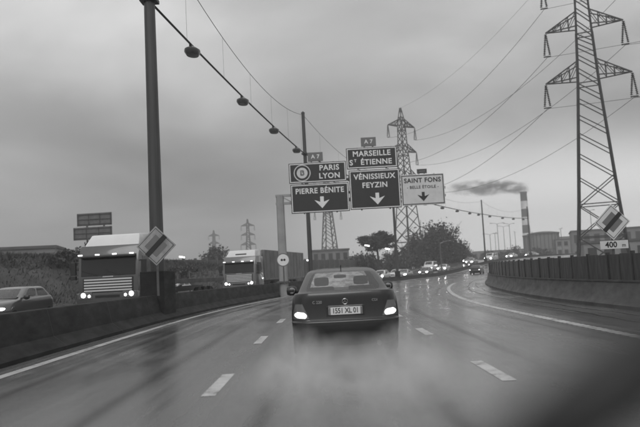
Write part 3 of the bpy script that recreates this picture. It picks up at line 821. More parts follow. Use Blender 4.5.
# heights read off the photograph at this distance
s1, w, h = sign('direction_sign', 'dark upper sign reading PARIS LYON with round emblem', -2.30, 1.50, 7.38, 8.72, M_signd, M_white)
letter(s1, 'PARIS', .50, .78, h * .70, M_white); letter(s1, 'LYON', .50, .78, h * .30, M_white)
em = MB().lathe([(.56, -.004), (.56, -.012), (.50, -.0125), (.50, -.004)], 32, 'Y', (-1.02, 0, h / 2)).build('emblem', M_signl, s1)
MB().lathe([(.49, -.004), (.49, -.013)], 32, 'Y', (-1.02, 0, h / 2)).build('emblem_ring', M_signd, em)
MB().lathe([(.36, -.0135), (.36, -.016)], 32, 'Y', (-1.02, 0, h / 2)).build('emblem_disc', M_signl, em)
mk = MB()
for (a, b, c_, d_) in ((-.08, -.02, .09, .26), (.07, .08, .12, .16), (.0, -.13, .2, .09), (.10, -.06, .09, .12), (-.02, .15, .2, .07)): mk.box((-1.02 + a, -.0195, h / 2 + b), (c_, .005, d_))
mk.build('emblem_mark', M_signg, em)
s2, w, h = sign('direction_sign', 'dark lower left sign reading PIERRE BÉNITE with white down arrow', -2.24, 1.60, 5.38, 7.30, M_signd, M_white)
letter(s2, 'PIERRE BÉNITE', .50, 0, h * .75, M_white, sx=.93); arrow(s2, .12, h * .33, M_white, 1.0)
s3, w, h = sign('direction_sign', 'dark upper sign reading MARSEILLE St ÉTIENNE', 1.56, 4.92, 8.14, 9.54, M_signd, M_white)
letter(s3, 'MARSEILLE', .50, 0, h * .70, M_white); letter(s3, 'S', .50, -1.38, h * .29, M_white); letter(s3, 'T', .26, -1.10, h * .29 + .13, M_white); letter(s3, 'ÉTIENNE', .50, .28, h * .29, M_white)
s4, w, h = sign('direction_sign', 'dark middle sign reading VÉNISSIEUX FEYZIN with white down arrow', 1.66, 5.02, 5.44, 8.04, M_signd, M_white)
letter(s4, 'VÉNISSIEUX', .49, 0, h * .82, M_white); letter(s4, 'FEYZIN', .49, 0, h * .60, M_white); arrow(s4, .12, h * .24, M_white, 1.0)
s5, w, h = sign('direction_sign', 'white sign reading SAINT FONS BELLE ÉTOILE with black down arrow', 5.06, 7.92, 5.52, 7.56, M_signl, M_black)
letter(s5, 'SAINT FONS', .42, 0, h * .80, M_black, sx=.98); letter(s5, '- BELLE ÉTOILE -', .27, 0, h * .58, M_black, bold=.012); arrow(s5, 0, h * .26, M_black, .78)
for nm, xx, z0, ww, hh in (('left', -.50, 8.80, 1.00, .60), ('middle', 3.08, 9.62, 1.00, .60), ('right', 6.50, 7.62, .66, .30)):
    lab = {'left': 'small road number plate above the PARIS LYON sign', 'middle': 'small road number plate above the MARSEILLE sign', 'right': 'tiny plate on top of the white SAINT FONS sign'}[nm]
    sg, w, h = sign('road_number_plate', lab, xx - ww / 2, xx + ww / 2, z0, z0 + hh, M_signg, M_signd if nm == 'right' else M_signg, 'road number plates')
    if nm != 'right': letter(sg, 'A 7', .36, 0, h * .5, M_white)
for s_ in (): pass

# ------------------------------------------------------------------ lighting masts with lamp cables between them
MASTS = [(25.0, 15.4, 11.9, .265), (57.0, 14.9, 11.45, .20), (89.0, 14.3, 11.3, .19), (152.0, 14.0, 11.0, .19), (180.0, 13.2, 10.2, .19)]
mlab = ['thick dark lighting mast nearest on the left, rising out of the picture', 'dark lighting mast behind the PARIS LYON sign', 'slim lighting mast standing below the white SAINT FONS sign', 'slim lighting mast right of the big tree', 'farthest slim lighting mast in front of the storage tank']
MT = []
for (y, top, cab, rr), lab in zip(MASTS, mlab):
    p = RP(0, y)
    m = thing('lighting_mast', lab, 'mast', p, heading(y), 'lighting masts along the median')
    MB().tube([(0, 0, .9), (0, 0, top * .5), (0, 0, top)], [rr, rr * .85, rr * .72], 12).build('pole', M_mast, m, smooth=True)
    MB().lathe([(rr * .8, top), (rr * .8, top + .08), (.03, top + .2)], 10).build('cap', M_dsteel, m, smooth=True)
    MB().box((0, 0, cab), (rr * 2.4, .5, .14)).build('cable_bracket', M_dsteel, m, bevel=.02)
    MT.append((p, top, cab, p))
bb = MB(); p = RP(0, 25)
bb.box((0, 0, .865), (.86, 1.5, 1.75)); bo = bb.build('foundation_block', M_concd, bevel=.03)
bo.location = (p.x, p.y, 0); bo.rotation_euler = (0, 0, heading(25)); tag(bo, 'dark concrete block round the foot of the thick mast', 'block')
for (y, _, _, _) in MASTS[1:]:
    p = RP(0, y); bo = MB().box((0, 0, .60), (.5, .9, 1.22)).build('foundation_block', M_concd, bevel=.03)
    bo.location = p; bo.rotation_euler = (0, 0, heading(y))
    tag(bo, {57: 'concrete block at the foot of the mast behind the PARIS sign', 89: 'concrete block at the foot of the mast below the white sign', 152: 'concrete block at the foot of the mast right of the big tree', 180: 'concrete block at the foot of the farthest mast'}[int(y)], 'block')
lamp_proto = None
def cable(a, b, sag, n=24): return [a.lerp(b, i / n) - Vector((0, 0, sag * 4 * (i / n) * (1 - i / n))) for i in range(n + 1)]
P0 = RP(0, -8)
spans = [(Vector((P0.x, P0.y, 0)), 15.4, 11.9)] + [(m[0], m[1], m[2]) for m in MT]
spname = ['overhead', 'nearest', 'second', 'third', 'farthest']
spwhere = ['left foreground, passing out of the top of the picture', 'between the thick mast and the PARIS sign', 'behind the overhead signs', 'right of the white SAINT FONS sign', 'between the two slim masts on the right']
for i in range(len(spans) - 1):
    (pa, ta, ca), (pb, tb, cb) = spans[i], spans[i + 1]
    a, b = pa + Vector((0, 0, ca)), pb + Vector((0, 0, cb))
    pts = cable(a, b, .25)
    tag(MB().tube(pts, .048 if i < 3 else .07, 6).build('lamp_cable', M_wire, smooth='all'), 'lamp-carrying cable ' + spwhere[i], 'cable', 'lamp cables between the masts')
    a2_, b2_ = pa + Vector((0, 0, ta - .1)), pb + Vector((0, 0, tb - .1)); pts2 = cable(a2_, b2_, 1.75)
    w_ = thing('messenger_wire', 'thin sagging support wire ' + spwhere[i], 'wire', group='support wires between the masts')
    MB().tube(pts2, .016, 5).build('wire', M_wire, w_)
    for k in range(3, 24, 4): MB().bar(pts2[k], pts[k], .010).build('dropper', M_wire, w_)
    ordn = ['first', 'second', 'third', 'fourth', 'fifth', 'sixth']
    ts = (.14, .40, .64, .88) if i != 3 else (.08, .25, .42, .6, .78, .93)
    if i == 0: ts = ()
    if i == 1: ts = (.145, .40, .64, .885)
    for k, t in enumerate(ts):
        q = a.lerp(b, t) - Vector((0, 0, .25 * 4 * t * (1 - t)))
        if lamp_proto is None:
            L = thing('cable_lamp', 'x', 'lamp', group='lamps hanging on the mast cable')
            MB().lathe([(.03, -.42), (.17, -.38), (.225, -.26), (.22, -.16), (.13, -.07), (.05, -.02)], 14).build('bowl', mat('lamp_bowl', .09, .25), L, smooth=True)
            bw = L.children[0]; bw.scale = (1.5, 2.2, 1.1)
            MB().box((0, 0, -.02), (.12, .5, .08)).build('clamp', M_dsteel, L, bevel=.01)
            lamp_proto = L; o = L
        else: o = copy_tree(lamp_proto)
        d = b - a
        place(o, q - Vector((0, 0, .03)), -math.atan2(d.x, d.y), '%s lamp along the cable %s' % (ordn[k], spwhere[i]))

# ------------------------------------------------------------------ diamond signs
def diamond(loc, rz, label, h, plated=True):
    M_signl = mat('pale_sign_film', .62) if plated else mat('mottled_sign_film', .30, .5, var=.45, scale=2.5)  # darker, mottled film tones down the sign that has no distance plate
    s_ = thing('diamond_sign', label, 'sign', loc, rz, 'diamond end of priority signs')
    rt = Matrix.Rotation(R(45), 3, 'Y')
    MB().tube([(0, .10, 0), (0, .10, h + .55)], .045, 8).build('post', M_steel, s_, smooth=True)
    def plate(side, y0, y1): 
        m = MB(); m.box((0, (y0 + y1) / 2, 0), (side, y1 - y0, side), rt); m.v = [(a, b, c + h) for a, b, c in m.v]; return m
    plate(.97, -.01, .03).build('plate', M_signl, s_, bevel=.006)
    plate(.88, -.014, -.0105).build('edge', M_dsteel, s_)
    plate(.84, -.018, -.0145).build('field', M_signl, s_)
    plate(.56, -.022, -.0185).build('centre', M_signg, s_)
    m = MB(); m.box((0, -.028, 0), (.16, .008, .93), Matrix.Rotation(R(45), 3, 'Y')); m.v = [(a, b, c + h) for a, b, c in m.v]
    m.build('band', M_black, s_)
    if not plated: return s_
    pz = h - .86
    MB().box((0, 0, pz), (1.06, .03, .31)).build('distance_plate', M_signl, s_, bevel=.006)
    t = obj('lettering', text_mesh('400', .30, .003, .02), M_black, s_); t.location = (-.12, -.02, pz)
    t = obj('lettering', text_mesh('m', .20, .003, .006), M_black, s_); t.location = (.36, -.02, pz - .03)
    return s_
diamond((11.05, 26.0, -.1), 0, 'diamond end of priority sign with 400 m plate in front of the pylon', 2.82)
p = RP(.02, 23.7); diamond((p.x + .32, p.y, .88), 0, 'diamond end of priority sign in front of the thick mast', 1.72, False)
# round sign in the median
p = Vector((-2.48, 43.4, 0)); rs = thing('round_sign', 'small round ringed road sign left of the dark saloon', 'sign', (p.x, p.y, .80))
MB().tube([(0, .06, 0), (0, .06, 1.95)], .04, 8).build('post', M_steel, rs, smooth=True)
MB().lathe([(.43, .03), (.43, -.005)], 32, 'Y', (0, 0, 1.55)).build('disc', M_signg, rs)
MB().lathe([(.36, -.002), (.36, -.012)], 32, 'Y', (0, 0, 1.55)).build('field', M_white, rs)
for dx_ in (-.085, .085): MB().lathe([(.075, -.013), (.075, -.019)], 14, 'Y', (dx_, 0, 1.55)).build('mark', M_signd, rs).scale = (1, 1, 1)


# ------------------------------------------------------------------ pylons and power lines
UB = MB().box((0, 0, .5), (1, 1, 1)).mesh('bar')
def pylon(loc, rz, label, sc=1.0, fine=True, bar=.15):
    r = thing('pylon', label, 'pylon', loc, rz, 'lattice electricity pylons')
    H = 44.0 * sc
    def half(z): return np.interp(z / sc, [0, 8, 25, 34, 40, 44], [3.2, 2.5, 1.28, .86, .7, .12]) * sc
    def put(name, p, q, t):
        if fine:
            o = obj(name, UB, None, r); p, q = Vector(p), Vector(q); d = q - p
            o.location = p; o.rotation_mode = 'QUATERNION'; o.rotation_quaternion = d.to_track_quat('Z', 'Y'); o.scale = (t, t, d.length)
        else: J[name].bar(p, q, t)
    J = {'leg': MB(), 'brace': MB()}
    if not UB.materials: UB.materials.append(M_dsteel)
    lv = [0, 4.4, 8.6, 12.2, 15.3, 18.0, 20.4, 22.6, 24.6, 26.7, 28.5, 30.0, 31.3, 33.2, 34.9, 36.5, 38.0, 40.0, 41.8, 44.0]
    lv = [z * sc for z in lv]
    for i in range(len(lv) - 1):
        z0, z1 = lv[i], lv[i + 1]; a, b = half(z0), half(z1)
        cs = [(-1, -1), (1, -1), (1, 1), (-1, 1)]
        for (sx, sy) in cs: put('leg', (sx * a, sy * a, z0), (sx * b, sy * b, z1), bar * 1.25 * sc ** .5 if i < 12 else bar * sc ** .5)
        for k in range(4):
            (ax, ay), (bx, by) = cs[k], cs[(k + 1) % 4]
            p0, p1 = (ax * a, ay * a, z0), (bx * a, by * a, z0); q0, q1 = (ax * b, ay * b, z1), (bx * b, by * b, z1)
            if k in (2, 3): p0, p1, q0, q1 = p1, p0, q1, q0
            put('brace', p1, q0, bar * .72 * sc ** .5)
            if i < 3: put('brace', p0, q1, bar * .72 * sc ** .5)
            if i in (1, 2, 8, 12, 16): put('brace', p0, p1, bar * .72 * sc ** .5)
    if not fine:
        for nm in J: J[nm].build(nm, M_dsteel, r)
    tips = []
    for lvl, (z, hw, up) in enumerate(((25.4, 5.35, 2.2), (32.4, 4.85, 2.0), (39.1, 4.75, 1.9))):
        z *= sc; hw *= sc; up *= sc; b = half(z); bu = half(z + up)
        for sg in (-1, 1):
            m = MB(); tip = (sg * hw, 0, z)
            t = bar * .8 * sc ** .5
            for sy in (-1, 1):
                m.bar((sg * b, sy * b, z), tip, t).bar((sg * bu, sy * bu, z + up), tip, t)
                for f in (.25, .5, .75):
                    lo = Vector((sg * b, sy * b, z)).lerp(Vector(tip), f); hi = Vector((sg * bu, sy * bu, z + up)).lerp(Vector(tip), f)
                    hi2 = Vector((sg * bu, sy * bu, z + up)).lerp(Vector(tip), f - .25)
                    m.bar(lo, hi, t * .6).bar(lo, hi2, t * .6)
            for f in (.25, .5, .75): m.bar(Vector((sg * b, -b, z)).lerp(Vector(tip), f), Vector((sg * b, b, z)).lerp(Vector(tip), f), t * .6)
            arm = m.build('crossarm', M_dsteel, r)
            for dx in (-.22, .22):
                prof = []; dxx = dx
                L_ = 3.0 * sc
                for k in range(12):
                    zz = z - .15 - L_ * k / 12; prof += [(.07 * sc, zz - z), (.20 * sc, zz - z - L_ * .03), (.07 * sc, zz - z - L_ * .055)]
                ins = MB().lathe([(q, hgt) for q, hgt in prof], 6, 'Z', (0, 0, 0))
                io = ins.build('insulator', M_ins, arm); 
                io.location = (sg * hw, 0, z); io.rotation_euler = (0, -math.atan(dx * 1.6 / 3.0), 0)
            MB().box((sg * hw, 0, z - .2 - 3.05 * sc), (.95 * sc, .12, .16)).build('yoke', M_dsteel, arm)
            tips.append((lvl, sg, Vector((sg * hw, 0, z - .3 - 3.05 * sc))))
    M = Matrix.Translation(loc) @ Matrix.Rotation(rz, 4, 'Z')
    return r, {(a, b): M @ t for a, b, t in tips}, M @ Vector((0, 0, H))
PL1 = Vector((36.35, 89.0, -.12)); PL2 = Vector((21.2, 167.0, -.12))
PY1, T1, TOP1 = pylon(PL1, R(-22.4), 'tall lattice pylon near on the right, behind the diamond sign', 1.0, True, .17)
PY2, T2, TOP2 = pylon(PL2, R(36), 'lattice pylon behind the white SAINT FONS sign', .94, True, .2)
pylon(Vector((3.0, 262.0, -.12)), R(20), 'lattice pylon showing below the PIERRE BÉNITE sign', 1.0, False, .28)
pylon(Vector((-48.5, 455.0, -.12)), R(10), 'far lattice pylon above the second lorry', .92, False, .5)
pylon(Vector((-83.0, 530.0, -.12)), R(-10), 'farthest lattice pylon left of the second lorry', .90, False, .55)
PL0 = Vector((95.0, 46.0, -.12)); PY0, T0, TOP0 = pylon(PL0, R(60), 'lattice pylon beyond the right edge of the picture', 1.0, False, .2)
lvn = {0: 'lower', 1: 'middle', 2: 'upper'}; sdn = {-1: 'left', 1: 'right'}
for (l, s_) in T1:
    for dd in (0.0,):
        pts = cable(T1[l, s_], T2[l, s_], 4.2, 30)
        tag(MB().tube(pts, .030, 5).build('power_line', M_wire), 'power line from the %s %s arm of the near pylon down to the far pylon' % (lvn[l], sdn[s_]), 'power line', 'power lines between pylons')
    pts = cable(T1[l, s_], T0[l, s_], 1.6, 30)
    tag(MB().tube(pts, .026, 5).build('power_line', M_wire), 'power line from the %s %s arm of the near pylon out to the right' % (lvn[l], sdn[s_]), 'power line', 'power lines between pylons')
tag(MB().tube(cable(TOP1, TOP2, 3.0, 30), .018, 5).build('earth_wire', M_wire), 'thin top wire from the near pylon to the far pylon', 'power line', 'power lines between pylons')

# ------------------------------------------------------------------ trees
def foliage(seed, n_clump, per, rad, leaf, flat=1.0, hollow=.5, shape=1.0):
    rg = np.random.default_rng(seed); V = []
    d = rg.normal(size=(n_clump, 3)); d /= np.linalg.norm(d, axis=1)[:, None]
    rr = (hollow + (1 - hollow) * rg.random(n_clump)) * (.78 + .3 * rg.random(n_clump))
    c = d * rr[:, None] * np.array(rad)
    cr = min(rad) * (.22 + .16 * rg.random(n_clump))
    pts = np.repeat(c, per, 0) + rg.normal(size=(n_clump * per, 3)) * np.repeat(cr, per)[:, None] * .55 * np.array([1, 1, flat])
    m = len(pts)
    a = rg.normal(size=(m, 3)); a /= np.linalg.norm(a, axis=1)[:, None]
    b = np.cross(a, rg.normal(size=(m, 3))); b /= np.linalg.norm(b, axis=1)[:, None]
    sz = leaf * (.6 + .8 * rg.random(m))[:, None]
    q = np.stack([pts - a * sz - b * sz * .5, pts + a * sz * .2 - b * sz * .7, pts + a * sz + b * sz * .2, pts - a * sz * .1 + b * sz * .6], 1).reshape(-1, 3)
    return q, c
def tree(label, loc, h, rad, seed, n_clump=70, per=70, leaf=.22, m=None, trunk=.35, crown_z=None, flat=1.0, hollow=.35, twigs=0, group='trees beyond the carriageways', name='tree', cat='tree'):
    t = thing(name, label, cat, loc, 0, group)
    cz = crown_z if crown_z is not None else h - rad[2]
    q, c = foliage(seed, n_clump, per, rad, leaf, flat, hollow)
    q = q + np.array([0, 0, cz]); q[:, 2] = np.maximum(q[:, 2], .05)
    me = bpy.data.meshes.new('crown'); k = len(q) // 4
    me.vertices.add(len(q)); me.vertices.foreach_set('co', q.astype(np.float32).ravel())
    me.loops.add(len(q)); me.loops.foreach_set('vertex_index', np.arange(len(q), dtype=np.int32))
    me.polygons.add(k); me.polygons.foreach_set('loop_start', np.arange(0, len(q), 4, dtype=np.int32)); me.polygons.foreach_set('loop_total', np.full(k, 4, dtype=np.int32))
    me.update(calc_edges=True)
    obj('crown', me, m or M_leaf, t)
    rnd = random.Random(seed); tr = MB()
    fork = Vector((rnd.uniform(-.2, .2), rnd.uniform(-.2, .2), max(.3, cz - rad[2] * .55)))
    tr.tube([(0, 0, -.1), fork * .5 + Vector((.08, 0, 0)), fork], [trunk, trunk * .8, trunk * .65], 8)
    ids = rnd.sample(range(len(c)), min(14, len(c)))
    for i in ids:
        e = Vector(c[i]) + Vector((0, 0, cz)); mid = fork.lerp(e, .5) + Vector((rnd.uniform(-.3, .3), rnd.uniform(-.3, .3), .35))
        tr.tube([fork, mid, e], [trunk * .42, trunk * .25, trunk * .08], 5)
    for i in range(twigs):
        e0 = Vector(c[rnd.randrange(len(c))]) + Vector((0, 0, cz)); out = (e0 - Vector((0, 0, cz - rad[2]))).normalized()
        tr.bar(e0, e0 + (out + Vector((rnd.uniform(-.5, .5), rnd.uniform(-.5, .5), rnd.uniform(0, .6)))) * rnd.uniform(.8, 2.2), .05)
    tr.build('trunk', M_bark, t)
    return t
tree('big dense bare-topped tree between the white sign and the slim mast', (28.5, 172, 0), 12.6, (6.2, 5, 6.2), 11, 130, 90, .26, M_leaf, .5, crown_z=6.4, twigs=160)
tree('lower rounded tree leaning against the left flank of the big tree', (22.6, 168, 0), 9.3, (4.0, 3.5, 4.4), 12, 70, 80, .24, M_leaf2, .35, crown_z=4.9, twigs=110)
tree('dense tree on the right flank of the big tree', (35.5, 184, 0), 9.2, (4.2, 3.5, 4.6), 13, 80, 80, .25, M_leaf, .35, crown_z=4.6, twigs=60)
tree('flat-topped umbrella tree right of the PIERRE BÉNITE sign', (11.4, 140, 0), 9.6, (4.3, 3.4, 1.9), 14, 130, 90, .2, M_leaf, .3, crown_z=7.4, flat=.6, hollow=.1)
tree('low dark tree under the umbrella tree', (8.3, 150, 0), 5.2, (4.5, 3.2, 2.6), 15, 60, 70, .24, M_leaf, .25, crown_z=2.7)
tree('low dark tree between the umbrella tree and the big tree', (16.5, 158, 0), 5.8, (4.6, 3.2, 3.0), 16, 60, 70, .24, M_leaf2, .25, crown_z=2.9)
tree('dark rounded tree behind the noise wall between the lorries', (-23.5, 150, 0), 8.8, (3.6, 3, 3.6), 17, 60, 70, .24, M_leaf, .3, crown_z=5.0)
tree('small tree behind the noise wall next to the far pylon', (-28.6, 158, 0), 6.8, (3.0, 2.8, 2.6), 18, 50, 60, .24, M_leaf2, .3, crown_z=4.0)
tree('dark bushy tree just left of the white-roofed lorry', (-37.0, 104, 0), 6.4, (3.4, 3, 2.8), 19, 60, 70, .22, M_leaf, .3, crown_z=3.6)
tree('loose tree on the embankment at the far left', (-39.0, 78, 2.5), 3.6, (3.0, 2.2, 1.6), 20, 40, 60, .2, M_leaf2, .2, crown_z=2.0)
tree('wide low bush on the embankment left of the lorry', (-35.5, 88, 2.0), 3.0, (4.0, 2.4, 1.5), 21, 50, 60, .2, M_leaf, .2, crown_z=1.4)
for i, (x, y, hh, rr, lab) in enumerate([(72, 262, 8.0, 4.5, 'hazy tree left of the striped chimney'), (62, 255, 7.0, 4.0, 'hazy tree right of the slim mast'), (82, 258, 7.0, 4.5, 'hazy tree below the striped chimney'), (120, 250, 8.0, 4.6, 'hazy tree left of the near pylon foot'), (110, 240, 7.0, 4.0, 'hazy tree between tank and pylon foot'), (52, 250, 7.5, 4.2, 'hazy tree left of the slim mast top')]):
    tree(lab, (x, y, 0), hh, (rr, 3.2, hh * .42), 40 + i, 55, 60, .3, M_leaf2 if i % 2 else M_leaf, .3, crown_z=hh * .55, group='hazy trees beyond the bend')

# ------------------------------------------------------------------ embankment, walls, buildings
emb = MB(); vs = []; fs = []; rnd = random.Random(9); eys = list(np.linspace(5, 112, 44)); eo = [-15.4, -17.5, -21, -25, -30, -38, -50]
def eh(o_, y):
    t = min(max((-o_ - 15.5) / 9, 0), 1); base_ = 4.3 * t * t * (3 - 2 * t)
    fade = 1 - min(max((y - 62) / 48, 0), 1) ** 1.5 * .62
    return base_ * fade - .3 * (1 - t)
for y in eys:
    for o_ in eo:
        q = RP(o_, y); vs.append((q.x, q.y, eh(o_, y) + rnd.uniform(-.18, .18)))
n = len(eo)
for r in range(len(eys) - 1):
    for k in range(n - 1): a = r * n + k; fs.append((a, a + 1, a + n + 1, a + n))
emb.add(vs, fs); tag(emb.build('embankment', mat('bank_grass', .042, .9, var=.55, scale=.5, bump=.8, bscale=5), smooth='all'), kind='structure')

# rough grass on the bank: many thin blades, one mass
rgn = np.random.default_rng(77); gq = []
for i in range(40000):
    o_ = -15.6 - rgn.random() ** 1.3 * 13; y = 12 + rgn.random() * 95
    q = RP(o_, y); z = eh(o_, y) - .15; a = rgn.random() * 6.28; h_ = .10 + .32 * rgn.random() ** 2; w_ = .04 + .07 * rgn.random(); lx, ly = rgn.normal() * .2, rgn.normal() * .2
    dx, dy = math.cos(a) * w_, math.sin(a) * w_
    gq += [(q.x - dx, q.y - dy, z), (q.x + dx, q.y + dy, z), (q.x + dx * .2 + lx, q.y + dy * .2 + ly, z + h_ + .12)]
gme = bpy.data.meshes.new('grass'); gme.from_pydata(gq, [], [(3 * i, 3 * i + 1, 3 * i + 2) for i in range(40000)])
tag(obj('grass', gme, MATS['bank_grass']), 'rough grass covering the roadside embankment', kind='stuff')
for i, (o_, y, hh, rr, lab) in enumerate([(-23, 34, 1.5, 1.6, 'bush on the bank above the grey car'), (-24.5, 44, 1.9, 2.2, 'largest bush on the bank left of the lorry'), (-21.5, 55, 1.6, 1.9, 'bush halfway along the bank left of the lorry'), (-19.5, 70, 1.7, 2.0, 'bush low on the bank beside the lorry cab'), (-25, 64, 2.2, 2.4, 'bush on the crest of the bank under the sign board')]):
    q = RP(o_, y); tree(lab, (q.x, q.y, eh(o_, y) - .15), hh, (rr, rr, hh * .5), 60 + i, 26, 60, .13, M_leaf2 if i % 2 else M_leaf, .06, crown_z=hh * .5, group='bushes on the embankment', name='bush', cat='bush')

nw = thing('noise_wall', 'grey panelled noise wall beyond the opposite carriageway', 'wall')
pm = MB().box((0, 0, 2.0), (2.9, .14, 4.0)); pm.box((0, -.09, 1.0), (2.8, .05, .1)).box((0, -.09, 2.0), (2.8, .05, .1)).box((0, -.09, 3.0), (2.8, .05, .1))
nwp = pm.mesh('panel', .01); nwpo = MB().box((0, 0, 2.1), (.24, .3, 4.2)).mesh('post', .02)
M_nw = mat('noise_wall_concrete', .075, .7, var=.3, scale=.6)
y = 76.0
while y < 150:
    q = RP(-24, y); h_ = heading(y); q.z = 0
    o = obj('panel', nwp, M_nw, nw); o.location = q; o.rotation_euler = (0, 0, h_ + math.pi / 2)
    q2 = RP(-24, y + 1.3); q2.z = 0; o = obj('post', nwpo, M_steel, nw); o.location = q2; o.rotation_euler = (0, 0, h_ + math.pi / 2)
    y += 2.6

def building(label, loc, rz, w, d, h, m, cols, rows, flat=True, group='buildings beyond the bend', name='building'):
    b = thing(name, label, 'building', loc, rz, group)
    MB().box((0, d / 2, h / 2), (w, d, h)).build('wall', m, b)
    MB().box((0, d / 2, h + .2), (w + .5, d + .5, .45)).build('roof', M_roofg, b)
    if cols:
        cw, rh = w / cols, h / rows
        for i in range(cols):
            for j in range(rows):
                x, z = -w / 2 + cw * (i + .5), rh * (j + .55)
                f = MB().box((x, -.03, z), (cw * .55, .10, rh * .5)).build('window', M_pane, b)
                MB().box((x, -.10, z - rh * .27), (cw * .62, .2, .1)).build('sill', M_render, f)
    return b
building('dark flat-roofed warehouse behind the near pylon foot', (94, 226, 0), R(-18), 22, 20, 11.0, M_renderd, 7, 2)
building('lower pale block with square windows right of the warehouse', (112, 214, 0), R(-22), 14, 12, 8.2, M_render, 4, 2)
building('narrow hazy block between the tank and the warehouse', (103, 290, 0), R(-14), 8, 10, 10.5, M_render, 3, 3)
building('pale low shed with light roof line right of the pylon', (63, 132, 0), R(-14), 24, 10, 4.6, M_render, 8, 1)
building('low grey block showing under the PIERRE BÉNITE sign', (2.5, 205, 0), 0, 11, 9, 8.2, M_renderd, 5, 2)
building('small grey block left of the umbrella tree', (8, 230, 0), 0, 10, 9, 6.4, M_render, 4, 2)
building('low hazy block left of the striped chimney', (108, 400, 0), R(-12), 40, 14, 9.5, M_renderd, 12, 2)
building('hazy block right of the striped chimney', (140, 420, 0), R(-14), 30, 14, 16, M_render, 9, 4)
building('hazy long shed behind the farthest mast', (150, 345, 0), R(-16), 60, 14, 6.5, M_render, 12, 2)
building('low dark roof beyond the embankment at the far left', (-52, 112, 0), R(12), 16, 10, 8.0, M_renderd, 5, 2)

# storage tank
def tank(label, loc, r_, h):
    t = thing('storage_tank', label, 'tank', loc, 0, 'storage tanks')
    MB().lathe([(r_, 0), (r_, h)], 36).build('shell', mat('tank_paint', .17, .5, var=.2, scale=.3, stretch=(1, 1, .2)), t, smooth=True)
    MB().lathe([(r_ * 1.07, h), (r_ * 1.07, h + .55), (r_ * .5, h + 1.1), (.1, h + 1.3)], 36).build('roof', M_roofg, t, smooth=True)
    for a in range(0, 360, 15):
        MB().bar((r_ * 1.01 * math.cos(R(a)), r_ * 1.01 * math.sin(R(a)), 0), (r_ * 1.01 * math.cos(R(a)), r_ * 1.01 * math.sin(R(a)), h), .3).build('rib', M_roofg, t)
    MB().lathe([(r_ * 1.02, h * .5), (r_ * 1.02, h * .5 + .3)], 36).build('ring', M_roofg, t)
    return t
tank('grey cylindrical storage tank with dark rimmed roof', (97, 300, 0), 6.3, 13.6)
tank('darker storage tank half hidden behind the nearer one', (101.5, 324, 0), 6.0, 13.9)

# striped chimney and its smoke
CH = Vector((140, 468, -.12))
ch = thing('chimney', 'tall factory chimney with dark and pale bands', 'chimney', CH)
nb = 9; chh = 49.5
for k in range(nb):
    z0, z1 = chh * k / nb, chh * (k + 1) / nb
    r0, r1 = 2.9 - .7 * k / nb, 2.9 - .7 * (k + 1) / nb
    MB().lathe([(r0, z0), (r1, z1)], 24).build('band', mat('chimney_dark', .02, .7, var=.2, scale=.3) if k % 2 == 0 else mat('chimney_pale', .72, .7, var=.2, scale=.3), ch, smooth=True)
MB().lathe([(2.5, chh), (2.5, chh + .8), (1.7, chh + .8), (1.7, chh + .2)], 24).build('rim', MATS['chimney_dark'], ch)

# street lamps in the distance
def street_lamp(label, loc, h, rz, double=True):
    s_ = thing('street_lamp', label, 'street lamp', loc, rz, 'distant street lamps')
    MB().tube([(0, 0, 0), (0, 0, h)], [.14, .09], 8).build('pole', M_steel, s_, smooth=True)
    for sg in ((-1, 1) if double else (1,)):
        a = MB().tube([(0, 0, h - .1), (sg * .9, 0, h + .25), (sg * 2.1, 0, h + .35)], .06, 6).build('arm', M_steel, s_)
        MB().box((sg * 2.4, 0, h + .33), (.9, .32, .16)).build('lamp_head', M_dark, a, bevel=.03)
    return s_
for i, (px, yy, hh, lab) in enumerate([(491, 262, 13, 'leftmost of the distant street lamps, right of the slim mast'), (499, 255, 16.5, 'second distant street lamp right of the slim mast'), (505, 285, 17, 'third distant street lamp, left of the chimney'), (511, 270, 17, 'fourth distant street lamp, beside the chimney'), (593, 232, 18, 'double-headed street lamp seen through the near pylon'), (531, 290, 14, 'distant street lamp just right of the chimney'), (468, 240, 9, 'short street lamp above the white van'), (516, 300, 15, 'thin distant street lamp right beside the chimney foot'), (562, 250, 13, 'distant street lamp between the tank and the near pylon'), (496, 300, 15, 'thin faint street lamp between the first two distant ones')]):
    street_lamp(lab, ((px - 322.5) / 686 * yy, yy, 0), hh, R(10 * i), True)
street_lamp('thin street lamp in front of the big tree', (20.4, 118.5, 0), 5.6, 0, False)

# big sign seen from behind, beyond the lorry
bs = thing('sign_board', 'two-row sign board seen from behind above the white-roofed lorry', 'sign', (-28.6, 86, 0), R(-4))
for x in (-.9, 1.3): MB().tube([(x, .3, 0), (x, .3, 10.4)], .13, 8).build('post', M_steel, bs, smooth=True)
for (z0, z1, x0, x1) in ((8.9, 10.5, -2.1, 2.4), (7.15, 8.75, -2.6, 2.4)):
    pa = MB().box(((x0 + x1) / 2, .1, (z0 + z1) / 2), (x1 - x0, .1, z1 - z0)).build('panel', M_alu, bs, bevel=.01)
    for f in (.12, .5, .88): MB().box(((x0 + x1) / 2, .01, z0 + (z1 - z0) * f), (x1 - x0 - .1, .08, .09)).build('stiffener', M_dsteel, pa)
    for f in (.03, .34, .66, .97): MB().box((x0 + (x1 - x0) * f, -.035, (z0 + z1) / 2), (.10, .01, z1 - z0 - .1)).build('stiffener', M_dsteel, pa)

